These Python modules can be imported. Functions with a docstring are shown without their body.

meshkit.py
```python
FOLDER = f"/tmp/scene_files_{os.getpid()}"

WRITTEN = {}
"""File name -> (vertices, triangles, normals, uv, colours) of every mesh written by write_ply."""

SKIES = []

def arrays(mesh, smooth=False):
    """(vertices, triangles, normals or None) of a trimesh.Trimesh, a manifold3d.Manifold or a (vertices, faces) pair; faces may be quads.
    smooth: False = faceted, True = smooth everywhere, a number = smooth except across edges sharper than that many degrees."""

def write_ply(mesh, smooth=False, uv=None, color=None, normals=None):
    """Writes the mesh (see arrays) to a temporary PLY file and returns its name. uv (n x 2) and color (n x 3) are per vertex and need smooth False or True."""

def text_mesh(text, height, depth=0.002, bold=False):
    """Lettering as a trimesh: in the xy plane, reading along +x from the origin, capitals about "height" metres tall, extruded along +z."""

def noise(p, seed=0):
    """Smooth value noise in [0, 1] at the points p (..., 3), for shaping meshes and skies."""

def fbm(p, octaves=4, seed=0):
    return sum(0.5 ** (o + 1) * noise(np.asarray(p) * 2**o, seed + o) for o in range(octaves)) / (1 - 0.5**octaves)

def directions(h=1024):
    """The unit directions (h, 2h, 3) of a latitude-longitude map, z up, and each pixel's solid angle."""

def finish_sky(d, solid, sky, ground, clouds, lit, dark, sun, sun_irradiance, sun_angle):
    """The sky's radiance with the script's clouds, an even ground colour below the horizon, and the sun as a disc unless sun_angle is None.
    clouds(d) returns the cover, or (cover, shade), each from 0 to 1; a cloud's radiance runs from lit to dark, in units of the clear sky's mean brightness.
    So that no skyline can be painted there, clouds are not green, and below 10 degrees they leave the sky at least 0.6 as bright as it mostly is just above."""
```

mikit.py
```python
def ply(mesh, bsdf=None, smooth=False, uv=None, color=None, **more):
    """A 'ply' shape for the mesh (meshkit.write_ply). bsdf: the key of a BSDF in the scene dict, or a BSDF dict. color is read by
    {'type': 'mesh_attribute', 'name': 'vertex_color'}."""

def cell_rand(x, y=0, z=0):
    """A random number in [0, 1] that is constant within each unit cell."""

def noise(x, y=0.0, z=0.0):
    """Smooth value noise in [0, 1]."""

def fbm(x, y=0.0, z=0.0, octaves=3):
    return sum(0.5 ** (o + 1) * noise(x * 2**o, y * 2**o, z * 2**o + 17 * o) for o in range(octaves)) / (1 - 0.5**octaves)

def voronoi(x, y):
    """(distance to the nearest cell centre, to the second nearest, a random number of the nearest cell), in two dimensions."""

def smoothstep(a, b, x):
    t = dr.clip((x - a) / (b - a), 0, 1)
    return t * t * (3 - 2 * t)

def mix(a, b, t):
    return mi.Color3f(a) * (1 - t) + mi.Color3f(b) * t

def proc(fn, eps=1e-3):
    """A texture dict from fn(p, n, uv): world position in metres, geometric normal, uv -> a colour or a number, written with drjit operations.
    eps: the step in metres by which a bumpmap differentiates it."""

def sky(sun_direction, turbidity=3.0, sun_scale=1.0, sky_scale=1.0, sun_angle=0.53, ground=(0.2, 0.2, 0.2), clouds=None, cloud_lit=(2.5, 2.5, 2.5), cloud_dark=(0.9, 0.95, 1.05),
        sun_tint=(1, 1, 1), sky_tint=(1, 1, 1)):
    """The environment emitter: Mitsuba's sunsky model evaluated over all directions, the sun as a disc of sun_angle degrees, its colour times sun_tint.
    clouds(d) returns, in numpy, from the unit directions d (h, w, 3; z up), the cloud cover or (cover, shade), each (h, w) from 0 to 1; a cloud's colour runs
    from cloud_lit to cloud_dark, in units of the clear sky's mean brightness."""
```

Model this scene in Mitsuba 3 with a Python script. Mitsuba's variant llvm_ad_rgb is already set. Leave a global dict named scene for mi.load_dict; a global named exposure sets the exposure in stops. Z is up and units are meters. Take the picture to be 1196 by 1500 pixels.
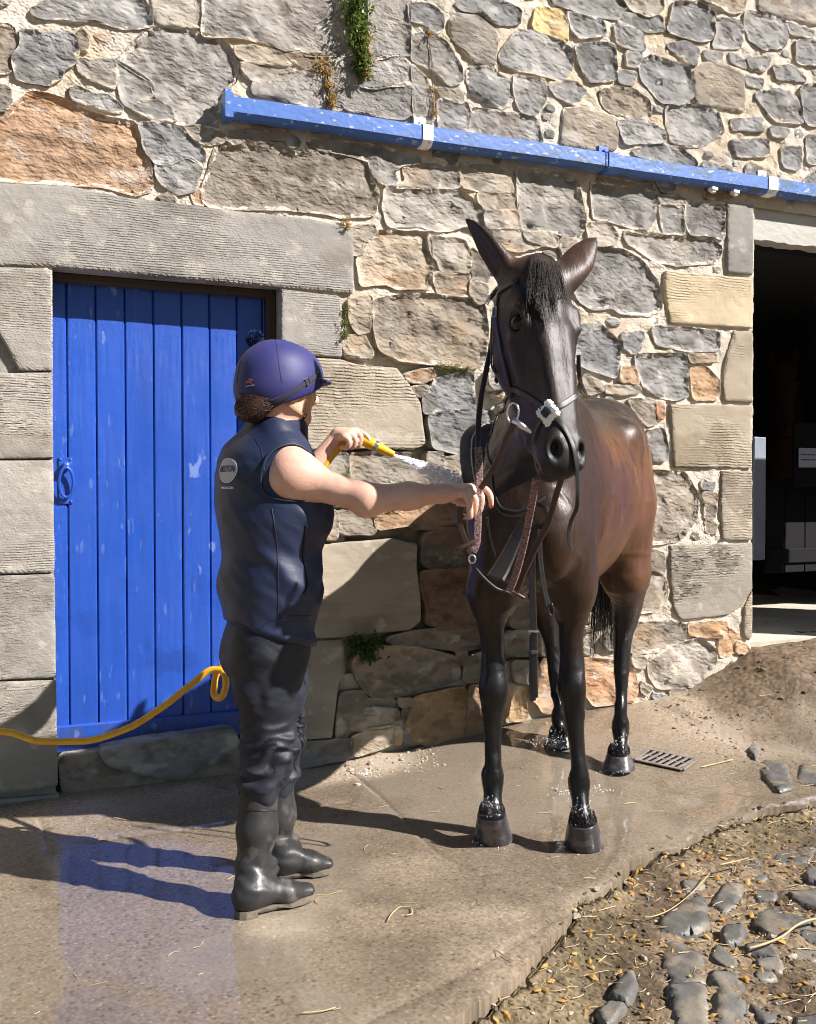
import math, os, numpy as np, trimesh, shapely, mitsuba as mi, mikit, meshkit, drjit as dr
from scipy.spatial import Delaunay, cKDTree
from shapely.geometry import Polygon, LineString, Point
from mikit import noise, fbm, voronoi, smoothstep, mix, proc, cell_rand
T = mi.ScalarTransform4f
scene, labels = {}, {}

# ------------------------------------------------------------------ camera, sky, exposure
EYE, FOC, CX, CY = np.array([0, 0, 1.24]), 1400.0, 598.0, 750.0
PITCH = math.atan(30 / FOC)
FWD, UPV = np.array([0, math.cos(PITCH), -math.sin(PITCH)]), np.array([0, math.sin(PITCH), math.cos(PITCH)])
scene['camera'] = {'type': 'perspective', 'fov': math.degrees(2 * math.atan(CX / FOC)), 'fov_axis': 'x', 'near_clip': 0.05, 'far_clip': 400.0,
                   'to_world': T().look_at(origin=EYE.tolist(), target=(EYE + FWD).tolist(), up=[0, 0, 1])}
SUN = np.array([0.735, -0.275, 0.610])
scene['sky'] = mikit.sky(SUN.tolist(), turbidity=3, sky_scale=.28, ground=(0.2, 0.18, 0.15), sun_tint=(.86, 1.0, 1.36), sky_tint=(1.02, 1.0, .94))
exposure = 3.1

# ------------------------------------------------------------------ helpers
def ray(px, py):
    return FWD + np.array([1.0, 0, 0]) * ((px - CX) / FOC) + UPV * ((CY - py) / FOC)
def at(px, py, Y):
    """the point at distance Y from the camera's plane seen in direction (px, py) of the survey photo"""
    r = ray(px, py)
    return EYE + r * (Y / r[1])
def on_ground(px, py, z=0.0):
    r = ray(px, py)
    return EYE + r * ((z - EYE[2]) / r[2])
WT = np.array([1, .42, 0]) / math.hypot(1, .42)
WN = np.array([WT[1], -WT[0], 0])
W0 = np.array([0, 4.45, 0.0])
def wall_sh(px, py, depth=0.0):
    r = ray(px, py)
    o = W0 + WN * depth
    t = np.dot(o - EYE, WN) / np.dot(r, WN)
    q = EYE + r * t - o
    return np.array([np.dot(q, WT), q[2]])
def wp(s, h, depth=0.0):
    s, h, depth = np.broadcast_arrays(np.asarray(s, float), h, depth)
    return W0 + s[..., None] * WT + np.stack([0 * s, 0 * s, h], -1) + depth[..., None] * WN
def nrm(v):
    v = np.asarray(v, float)
    return v / np.maximum(np.linalg.norm(v, axis=-1, keepdims=True), 1e-12)

def key_for(base):
    if base not in scene and base not in labels and not any(k.startswith(base + '__') for k in scene):
        return base
    i = 1
    while f'{base}_{i:03d}' in KEYS: i += 1
    return f'{base}_{i:03d}'
KEYS = set()
COUNT = {}
def new_key(base):
    n = COUNT.get(base, -1) + 1
    COUNT[base] = n
    k = base if n == 0 else f'{base}_{n:03d}'
    KEYS.add(k)
    return k
def thing(name, label=None, cat=None, group=None, kind=None):
    k = new_key(name)
    d = {}
    if label: d['label'] = label
    if cat: d['category'] = cat
    if group: d['group'] = group
    if kind: d['kind'] = kind
    labels[k] = d
    return k
def put(name, mesh, bsdf, parent=None, smooth=False, uv=None, label=None, kind=None, color=None):
    k = new_key(parent + '__' + name if parent else name)
    scene[k] = mikit.ply(mesh, bsdf, smooth=smooth, uv=uv, color=color)
    d = {}
    if label: d['label'] = label
    if kind: d['kind'] = kind
    if d: labels[k] = {**labels.get(k, {}), **d}
    return k
def tag(k, label=None, cat=None, group=None, kind=None):
    d = labels.setdefault(k, {})
    for a, b in (('label', label), ('category', cat), ('group', group), ('kind', kind)):
        if b: d[a] = b

class MB:
    """collects pieces of ONE mesh"""
    def __init__(self): self.v, self.f, self.n = [], [], 0
    def add(self, v, f):
        v, f = np.asarray(v, float), np.asarray(f, int)
        if f.shape[1] == 4: f = np.vstack([f[:, [0, 1, 2]], f[:, [0, 2, 3]]])
        self.v.append(v); self.f.append(f + self.n); self.n += len(v)
        return self
    def mesh(self): return np.vstack(self.v), np.vstack(self.f)
def box_vf(c, half, R=None, bevel=0.0):
    """bevelled box: centre, half sizes, R columns = axes"""
    c, half = np.asarray(c, float), np.asarray(half, float)
    R = np.eye(3) if R is None else np.asarray(R, float)
    if bevel <= 0:
        m = trimesh.creation.box(extents=half * 2)
    else:
        b = min(bevel, half.min() * .9)
        pts = [np.array([sx, sy, sz]) * (half - b * np.array(k)) for sx in (-1, 1) for sy in (-1, 1) for sz in (-1, 1) for k in ((0, 1, 1), (1, 0, 1), (1, 1, 0))]
        m = trimesh.convex.convex_hull(np.array(pts))
    return m.vertices @ R.T + c, m.faces
def frame(axis, up=(0, 0, 1)):
    a = nrm(axis); up = np.asarray(up, float)
    s = np.cross(a, up)
    if np.linalg.norm(s) < 1e-5: s = np.cross(a, [1, 0, 0.3])
    s = nrm(s); return a, s, np.cross(s, a)
def spline(pts, n):
    """Catmull-Rom through the points"""
    p = np.asarray(pts, float)
    d = np.concatenate([[0], np.cumsum(np.linalg.norm(np.diff(p[:, :3], axis=0), axis=1) ** .5)])
    from scipy.interpolate import CubicSpline, PchipInterpolator
    t = np.linspace(0, d[-1], n)
    return np.column_stack([PchipInterpolator(d, p[:, k])(t) if len(p) > 2 else np.interp(t, d, p[:, k]) for k in range(p.shape[1])])
def tube_vf(path, r, sides=10, caps=True):
    p = np.asarray(path, float); r = np.broadcast_to(np.asarray(r, float), (len(p),))
    t = nrm(np.gradient(p, axis=0))
    u = np.cross(t[0], [0, 0, 1]);  u = nrm(u if np.linalg.norm(u) > .05 else np.cross(t[0], [1, 0, 0]))
    ring, ang = [], np.arange(sides) * 2 * np.pi / sides
    for i in range(len(p)):
        u = nrm(u - np.dot(u, t[i]) * t[i]); w = np.cross(t[i], u)
        ring.append(p[i] + r[i] * (np.cos(ang)[:, None] * u + np.sin(ang)[:, None] * w))
    v = np.vstack(ring); f = []
    i, j = np.meshgrid(np.arange(len(p) - 1), np.arange(sides), indexing='ij')
    a, b = i * sides + j, i * sides + (j + 1) % sides
    f = np.stack([a, b, b + sides, a + sides], -1).reshape(-1, 4)
    f = np.vstack([f[:, [0, 1, 2]], f[:, [0, 2, 3]]])
    if caps:
        n = len(v); v = np.vstack([v, p[0], p[-1]]); k = np.arange(sides)
        f = np.vstack([f, np.stack([k * 0 + n, (k + 1) % sides, k], 1), np.stack([k * 0 + n + 1, n - sides + k, n - sides + (k + 1) % sides], 1)])
    return v, f
def ribbon_vf(path, normals, width, thick):
    """flat strap with rounded-off section: width across, thick along the normal"""
    p = np.asarray(path, float); n = nrm(np.broadcast_to(normals, p.shape)); t = nrm(np.gradient(p, axis=0))
    s = nrm(np.cross(t, n)); n = np.cross(s, t)
    w = np.broadcast_to(np.asarray(width, float), (len(p),))[:, None] / 2
    prof = [(-1, -.5), (-.8, .5), (-.0, .62), (.8, .5), (1, -.5), (0, -.6)]
    v = np.stack([p + s * w * a + n * thick * b for a, b in prof], 1).reshape(-1, 3)
    m = len(prof); i, j = np.meshgrid(np.arange(len(p) - 1), np.arange(m), indexing='ij')
    a, b = i * m + j, i * m + (j + 1) % m
    f = np.stack([a, a + m, b + m, b], -1).reshape(-1, 4)
    f = np.vstack([f[:, [0, 1, 2]], f[:, [0, 2, 3]]])
    e = np.array([[0, k, k + 1] for k in range(1, m - 1)])
    return v, np.vstack([f, e, (e + (len(p) - 1) * m)[:, ::-1]])

# ------------------------------------------------------------------ materials
def pbsdf(name, color, rough=.6, spec=.5, bump=None, scale=1.0, eps=1e-3, **more):
    d = {'type': 'principled', 'base_color': color if isinstance(color, dict) else {'type': 'rgb', 'value': list(color)}, 'roughness': rough if isinstance(rough, dict) else float(rough), 'specular': spec, **more}
    if bump is not None:
        d = {'type': 'bumpmap', 'height': proc(bump, eps), 'scale': float(scale), 'inner': d}
    scene[name] = {'type': 'twosided', 'inner': d}
def lum(c, k): return mi.Color3f(c) * k
def mortar_colour(p, n, uv):
    a = fbm(p.x * 6, p.y * 6, p.z * 6, 4)
    s = noise(p.x * 150, p.y * 150, p.z * 150)
    # the lime mortar is pale and fresh high on the wall, weathered earth-brown low down
    low = smoothstep(1.75, 1.2, p.z + .5 * (noise(p.x * 2, p.y * 2, p.z * 2) - .5)) * smoothstep(1.35, .5, p.x)
    c = mix((.52, .465, .385), (.27, .255, .195), low)
    c = mix(c, (.44, .35, .23), smoothstep(.5, .7, fbm(p.x * 3 + 8, p.y * 3, p.z * 3, 3)) * .6)
    return c * (.62 + .5 * a + .22 * s)
def stone_colour(p, n, uv):
    # u = hue step + half the tone of this stone, v = nearness of its edge
    h = dr.floor(uv.x) / 100
    b = (uv.x - dr.floor(uv.x)) * 2
    c = mix((.252, .249, .243), (.305, .288, .258), smoothstep(.0, .25, h))
    c = mix(c, (.345, .292, .225), smoothstep(.25, .5, h))
    c = mix(c, (.42, .275, .175), smoothstep(.5, .75, h))
    c = mix(c, (.56, .42, .20), smoothstep(.75, 1., h))
    a = fbm(p.x * 7 + h * 40, p.y * 7, p.z * 7 + b * 30, 4)
    s = fbm(p.x * 40, p.y * 40, p.z * 55, 3)
    big = fbm(p.x * 2.6 + b * 50, p.y * 2.6, p.z * 3 + h * 30, 2)
    c = mix(c * mi.Color3f(.80, .80, .80), c * mi.Color3f(1.15, 1.12, 1.07), smoothstep(.3, .7, big))
    c = c * (.50 + .66 * a + .36 * s) * b
    rust = smoothstep(.56, .72, fbm(p.x * 4.2 + 9, p.y * 4.2, p.z * 4.2 + b * 17, 3)) * smoothstep(.03, .4, h)
    c = mix(c, c * mi.Color3f(1.16, .90, .68), rust * .55)
    pale = smoothstep(.60, .74, fbm(p.x * 13 + 3, p.y * 13, p.z * 13, 4)) * .42
    c = mix(c, (.50, .48, .43), pale)
    dirt = smoothstep(.50, .66, fbm(p.x * 11 + 31, p.y * 11, p.z * 14, 4)) * .6
    c = mix(c, c * mi.Color3f(.45, .42, .38), dirt)
    sm = fbm(p.x * 24 + 5, p.y * 24, p.z * 24, 4) + .22 * (noise(p.x * 5, p.y * 5, p.z * 5) - .5)
    smear = smoothstep(.68, .80, uv.y * .38 + sm * .76) * (1 - .75 * smoothstep(1.75, 1.2, p.z) * smoothstep(1.35, .5, p.x))
    return mix(c, mortar_colour(p, n, uv), smear * .85)
def stone_height(p, n, uv):
    r = fbm(p.x * 22, p.y * 22, p.z * 30, 4)
    w = noise(p.x * 9 + 4, p.y * 9, p.z * 9)
    crease = 1 - dr.abs(2 * fbm(p.x * 26 + 7, p.y * 26, p.z * 34 + 3 * w, 2) - 1)
    chips = fbm(p.x * 55, p.y * 55, p.z * 90, 3)
    return .012 * r + .004 * crease * w + .0085 * chips + .003 * noise(p.x * 190, p.y * 190, p.z * 190)
pbsdf('stone_mat', proc(stone_colour), .82, .3, stone_height, 1.0, .0015)
def tooled_colour(p, n, uv):
    h, b = uv.x, uv.y
    c = mix((.285, .270, .242), (.36, .305, .225), smoothstep(.2, .5, h))
    c = mix(c, (.47, .385, .245), smoothstep(.6, 1., h))
    a = fbm(p.x * 5 + h * 9, p.y * 5, p.z * 5 + b * 30, 4)
    s = noise(p.x * 130, p.y * 130, p.z * 130)
    g = fbm(p.x * 6, p.y * 6, p.z * 60, 2)
    c = c * (.66 + .5 * a + .12 * s + .14 * g) * b
    stain = smoothstep(.54, .7, fbm(p.x * 3 + 5, p.y * 3, p.z * 3.5 + 2, 4))
    c = mix(c, c * mi.Color3f(.62, .58, .54), stain * .7)
    pale = smoothstep(.62, .74, fbm(p.x * 16 + 3, p.y * 16, p.z * 16, 4))
    return mix(c, (.50, .46, .38), pale * .35)
def tooled_height(p, n, uv):
    m = smoothstep(.3, .6, noise(p.x * 3.5, p.y * 3.5, p.z * 4.5))
    fine = smoothstep(.36, .26, uv.x)
    w = p.z * (68 + 30 * fine) + .9 * noise(p.x * 9, p.y * 9, p.z * 9) + .35 * noise(p.x * 45, p.y * 45, p.z * 10)
    g = dr.abs(w - dr.floor(w) - .5) * 2
    br = noise(p.x * 38, p.y * 38, dr.floor(w) * 3.1)
    m = m * (.35 + .65 * smoothstep(.28, .5, noise(p.x * 11 + 3, p.y * 11, p.z * 14)))
    return (.0046 - .0018 * fine) * smoothstep(0, .8, g) * m * (.25 + .75 * smoothstep(.3, .55, br)) + .004 * fbm(p.x * 14, p.y * 14, p.z * 17, 3) + .0035 * fbm(p.x * 40, p.y * 40, p.z * 40, 3) + .0016 * noise(p.x * 190, p.y * 190, p.z * 190)
pbsdf('tooled_mat', proc(tooled_colour), .85, .25, tooled_height, 1.0, .0012)
def mortar_height(p, n, uv):
    return .012 * fbm(p.x * 28, p.y * 28, p.z * 28, 4) + .005 * noise(p.x * 140, p.y * 140, p.z * 140)
pbsdf('mortar_mat', proc(mortar_colour), .95, .1, mortar_height, 1.0, .0015)

# ------------------------------------------------------------------ the stone wall
DOOR_IN, DEPTH_DOOR = 0.145, -0.145
dl, dr_ = wall_sh(76, 392)[0], wall_sh(412, 425)[0]
door_top = wall_sh(76, 392)[1]
porch_l = wall_sh(1103, 600)[0]
porch_top = wall_sh(1104, 347)[1]
WALL_L, WALL_R, WALL_TOP = -3.1, 4.6, 4.6
building = thing('stable_building', 'old rubble stone stable wall with tooled sandstone quoins, blue door and dark doorway', 'building')

STONES = """
g .9|48,15 65,5 120,-12 195,-12 212,5 218,20 223,36 200,40 175,41 140,26 110,30 88,25 68,26 49,21
g .8|-20,-10 16,-10 10,4 -20,8
c 1.1|224,-12 290,-12 296,38 270,37 232,35 226,20
b .75|-20,36 15,38 30,62 17,78 16,104 -20,108
g 1.0|32,46 48,48 88,47 108,54 113,76 110,91 92,101 88,113 70,123 45,120 25,113 20,85 34,66
c .9|118,88 140,90 168,90 167,128 150,122 128,112 116,104
b .6|116,48 122,44 128,60 124,74 117,70
g .85|104,130 112,127 135,138 160,142 178,158 174,163 150,158 125,150 106,143
g .85|171,91 186,99 222,122 224,137 207,145 190,154 181,150 175,125
a .95|174,88 195,65 215,45 240,39 272,45 318,56 335,68 347,95 345,118 330,132 322,160 316,182 290,184 254,178 252,157 240,150 226,138 225,121 188,97
g .9|194,159 208,149 235,151 249,158 254,176 240,175 217,171
o 1.0|4,175 42,138 70,140 95,148 120,160 150,173 198,181 218,238 222,278 197,284 150,271 75,267 -20,262 -20,185
b .8|-20,125 12,128 16,142 8,160 -20,168
g 1.0|205,183 226,180 260,190 288,210 299,226 296,240 273,228 250,238 228,239 215,220
g .95|229,243 250,242 273,231 294,243 286,278 256,283 232,262
b .8|234,290 250,284 256,292 244,296
o 1.1|283,284 293,280 296,299 285,297
b .8|272,188 290,187 310,190 328,197 325,208 305,210 290,208
a .85|300,-12 400,-12 490,-12 493,30 500,60 515,80 480,80 447,80 441,70 420,72 395,63 350,53 310,52 298,50
b .95|345,73 370,68 405,78 426,96 410,97 365,89 350,82
b .8|420,82 440,78 475,82 484,88 478,100 455,100 440,95
c .7|352,95 375,92 405,98 425,102 430,110 405,121 372,117 358,107
a .8|410,113 450,108 468,118 475,150 465,157 415,148 400,140 370,136 373,122 395,125
a .8|486,92 505,86 512,110 505,128 500,160 478,158 477,130 485,108
a .8|543,-12 600,-12 598,35 600,80 580,78 560,84 545,87 540,60
a .75|541,92 565,86 582,81 600,95 604,118 590,124 575,124 550,129 522,124 530,105
a .8|507,130 520,128 550,132 580,127 600,122 606,165 590,172 560,170 530,163 503,158
c .8|332,196 345,195 355,198 357,206 345,211 333,206
b .7|357,193 375,193 395,205 385,208 365,203
g .8|420,203 432,203 438,212 425,215
b .7|455,203 480,208 482,222 465,218 450,210
b .55|375,186 420,193 416,202 395,202 380,196
b .82|318,213 360,213 420,216 430,228 445,222 480,223 500,227 530,234 539,242 546,265 552,280 548,314 500,317 480,312 450,308 420,305 340,305 308,302 296,290 301,268 310,240
a .8|484,208 548,215 612,230 614,237 590,240 574,250 580,267 566,271 555,265 547,254 541,235 500,223 484,221
c .8|583,274 597,265 591,248 610,242 655,243 671,248 673,272 646,275 598,272
c .95|676,241 690,241 694,249 713,256 738,259 744,252 751,280 731,282 698,277 677,272
b .8|694,244 738,246 738,255 718,255 700,249
c .85|701,285 753,284 760,307 711,307 703,294
c .9|711,311 757,310 760,334 713,333
a .95|565,275 640,280 676,282 705,304 708,330 700,339 690,331 680,328 655,337 620,335 588,334 566,329 562,296
b .95|583,337 620,338 629,355 630,373 632,390 627,422 615,420 580,422 563,414 529,417 523,382 531,373 536,356 553,341
b .95|513,337 547,329 551,341 533,359 529,371 518,372
c .95|629,348 680,353 688,375 686,398 646,398 641,380 634,374 630,360
b .9|636,400 686,402 687,432 644,430 637,413
c .8|692,366 715,380 722,400 712,413 696,409 691,390
c .85|690,412 711,420 715,440 700,445 689,430
c .9|707,340 760,338 790,346 790,360 760,367 735,361 720,353
b .9|511,440 544,435 542,460 539,485 525,488 514,473
b .85|503,494 532,493 545,516 541,524 506,522
b .8|549,441 600,433 630,434 695,440 708,447 713,480 710,515 703,536 680,538 650,532 615,530 585,525 555,511 549,480
o .75|593,549 633,541 636,552 612,561 596,556
c .8|604,569 625,566 625,577 612,580
g .85|620,582 640,557 690,544 694,598 658,599 621,605
g .95|628,609 655,605 697,602 720,603 722,640 715,668 688,668 633,655
c .8|625,664 645,665 647,685 623,688
b .75|650,672 680,669 705,672 706,697 653,697
b .85|514,667 545,664 600,665 624,690 627,735 516,740
b .7|480,666 507,666 510,735 480,742
y .85|550,761 579,746 640,736 690,736 720,740 720,770 690,772 611,773 600,767 553,774
b .85|497,749 548,759 548,781 498,782
b .8|480,746 493,751 491,787 479,789
b .55|620,783 653,775 690,778 720,785 720,830 655,832 623,829 618,818
o .5|617,838 655,836 720,835 722,880 720,914 646,922 626,911 626,890 616,855
b .55|565,936 600,927 640,922 720,919 722,944 667,951 627,945 572,941
b .62|516,970 526,956 541,947 616,950 666,963 671,992 627,1007 579,1018 543,1018 527,1000
b .6|668,958 682,955 680,971 671,969
b .55|682,968 705,956 722,955 722,996 679,996
b .5|500,1016 528,1013 538,1025 576,1026 573,1033 515,1047 506,1078 493,1078 495,1046
b .7|516,1047 548,1036 582,1040 581,1059 565,1065 516,1067
b .6|582,1024 602,1024 597,1032 586,1032
y .7|606,1022 660,1010 680,1008 684,1040 680,1082 640,1092 622,1090 604,1080 594,1060 602,1040
o .7|686,1006 722,1003 724,1080 684,1084
b .55|590,1038 602,1042 598,1062 610,1088 594,1087 585,1063
p 1.0|516,1081 540,1069 576,1064 578,1086 557,1094 520,1106
y .8|580,1066 586,1066 585,1088 580,1088
g .75|430,1090 485,1085 514,1083 514,1107 470,1116 430,1124
a .85|758,246 825,256 845,264 851,298 857,318 854,337 843,349 803,337 766,337 761,300
a 1.0|867,269 880,267 956,281 961,298 959,321 948,335 920,332 893,322 869,319
b .7|876,257 900,263 955,271 957,278 920,272 880,265
a .85|964,286 1002,289 1003,299 969,297
g .85|967,301 1000,305 1001,342 971,340 969,325
a .85|1006,294 1043,299 1061,304 1060,350 1040,344 1012,342 1005,328
a .9|914,341 935,341 965,344 1005,346 1040,351 1058,363 1054,377 1040,384 1000,387 990,387 960,382 942,369 921,355
a .9|851,363 865,361 910,367 940,381 962,413 969,452 951,462 908,457 895,449 868,452 850,440 836,415 844,385
c .95|859,329 890,326 904,345 899,357 870,359 863,348
c .95|766,343 800,341 817,350 814,361 780,354
c .9|822,349 844,353 834,370 828,385 821,365
g .9|955,479 1010,482 1053,488 1053,512 1010,513 963,504
g .9|853,476 875,473 907,503 907,520 902,552 870,542 840,530 840,490
g .9|913,489 940,486 944,500 934,514 925,517 914,508
o .9|909,539 928,539 935,561 909,559
g .85|931,521 1004,519 1007,579 990,584 968,582 944,567 934,543
b .85|889,566 935,566 939,572 925,577 889,574
b .8|856,549 881,562 883,572 860,577 851,560
b .85|921,586 958,586 963,619 948,622 930,606
o .9|961,588 972,590 971,612 964,612
a .9|949,633 972,629 979,655 975,673 957,675
y .8|1011,541 1035,539 1054,560 1051,584 1016,584
c .95|1009,521 1049,521 1047,529 1011,531
b .75|953,691 1004,693 1022,725 1019,760 1002,784 990,792 953,796
g .8|1030,705 1048,708 1043,717 1028,714
b .7|1030,722 1050,724 1048,736 1031,735
b .75|1033,739 1049,741 1047,760 1033,757
b .7|1034,764 1050,765 1047,781 1035,779
b .9|940,803 972,810 972,838 940,830
b .85|930,830 945,829 976,848 976,879 960,894 930,897
b .75|925,914 990,911 1004,916 1004,937 980,951 925,957
y .85|1009,914 1062,911 1067,925 1056,933 1011,929
c 1.0|949,970 980,949 1025,936 1044,949 1049,970 1035,987 1020,1004 963,1007 951,990
y .95|1055,936 1070,921 1085,937 1076,954 1058,962 1053,953
o .9|1079,941 1097,947 1097,956 1079,956
o 1.1|855,966 900,969 928,981 934,1012 927,1027 900,1030 870,1032 857,1012
c .9|926,961 947,963 942,979 929,974
b .8|939,1001 954,1007 947,1017 939,1013
g 1.3|956,1017 977,1020 975,1028 959,1026
c .8|981,1011 1004,1011 995,1022 981,1021
c .95|748,868 800,869 850,866 850,895 815,905 800,920 770,921 748,917
b .72|739,926 800,925 850,922 850,950 800,958 741,958
b .8|751,969 785,969 790,985 780,1000 755,996
o 1.1|793,968 822,958 852,962 852,1000 845,1042 820,1040 797,1043 780,1020
y .9|740,1002 766,1009 770,1052 735,1056 731,1030
g .9|600,5 632,8 650,22 648,42 637,47 622,33 601,28
t .72|660,30 670,21 700,25 723,43 728,55 724,95 695,90 683,73 663,60
a .7|604,54 628,50 650,60 675,100 675,118 658,125 638,105 615,93 604,88
g .85|668,5 708,-12 740,5 763,15 760,33 728,35 705,18 675,13
Y 1.05|785,12 821,17 829,33 829,60 808,53 781,40
g .95|758,45 786,48 813,58 836,73 837,100 826,118 790,108 740,98 730,85 740,70
g .9|831,20 853,25 883,33 886,50 851,55 838,45
g .9|843,68 876,63 900,66 902,116 863,120 851,95
g .95|685,100 720,98 735,110 752,124 750,148 735,158 710,148 688,135
g .95|754,112 798,118 798,145 785,168 763,163 756,148 753,126
g .9|803,123 841,120 858,135 841,153 815,140
g .9|643,146 683,153 687,165 683,194 643,187
a .9|690,159 785,172 795,212 688,194
b .75|640,130 675,135 680,147 673,150 650,143
a .75|604,98 622,115 632,140 635,178 608,178
B .8|826,160 856,158 895,173 905,190 902,218 875,218 823,211
g .85|805,-12 930,-12 905,27 863,22 813,4
c .9|908,-12 965,-12 972,12 952,23 925,14
g .9|912,20 970,25 972,44 950,45 925,37 906,31
g .9|987,5 1024,5 1046,20 1042,57 1024,60 997,52 978,45 984,25
g .95|1049,27 1083,30 1088,47 1083,70 1044,69 1052,47
g .9|1093,17 1148,27 1152,50 1150,69 1118,72 1098,57 1091,37
b .8|1012,-12 1092,-12 1090,14 1073,18 1053,11
t .85|1113,-12 1230,-12 1230,42 1148,25 1111,15
g .95|900,37 937,48 945,71 930,73 904,64
g .9|977,67 1004,61 1024,74 1019,96 1006,91 989,77
g .95|1031,76 1058,78 1056,88 1034,86
B .72|1017,106 1031,93 1049,92 1088,104 1092,162 1056,157 1019,150
g .9|1068,79 1088,87 1090,98 1071,91
g .85|1094,87 1128,85 1120,103 1098,100
g .95|937,94 952,82 1009,99 1016,139 997,152 967,148 940,116
g .9|917,77 939,79 934,96 918,96
g .9|905,104 932,107 928,123 906,120
b .62|879,135 900,127 928,132 952,148 953,174 925,170 900,165 886,157
g .95|906,180 937,174 973,193 973,207 915,209
g .95|977,156 1019,154 1052,164 1060,193 1026,214 984,209 977,183
a .85|927,223 959,211 999,218 1021,238 1019,249 974,240
g .95|1071,176 1118,174 1117,192 1075,189
g .95|1071,206 1125,206 1125,228 1080,228
g .9|1105,139 1148,130 1167,146 1175,180 1135,177
g .9|1133,98 1160,98 1181,118 1138,115
g .9|1167,60 1230,64 1230,98 1167,92
g .9|1153,33 1191,47 1189,54 1157,49
g .9|1172,127 1230,121 1230,188 1180,182
g .9|1092,112 1118,117 1115,128 1094,123
g .9|1145,216 1174,216 1172,247 1149,245
g .85|1031,239 1051,241 1049,250 1031,248
g .9|1128,187 1156,191 1150,200 1130,198
g .85|1182,199 1230,201 1230,240 1184,238
"""
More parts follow.
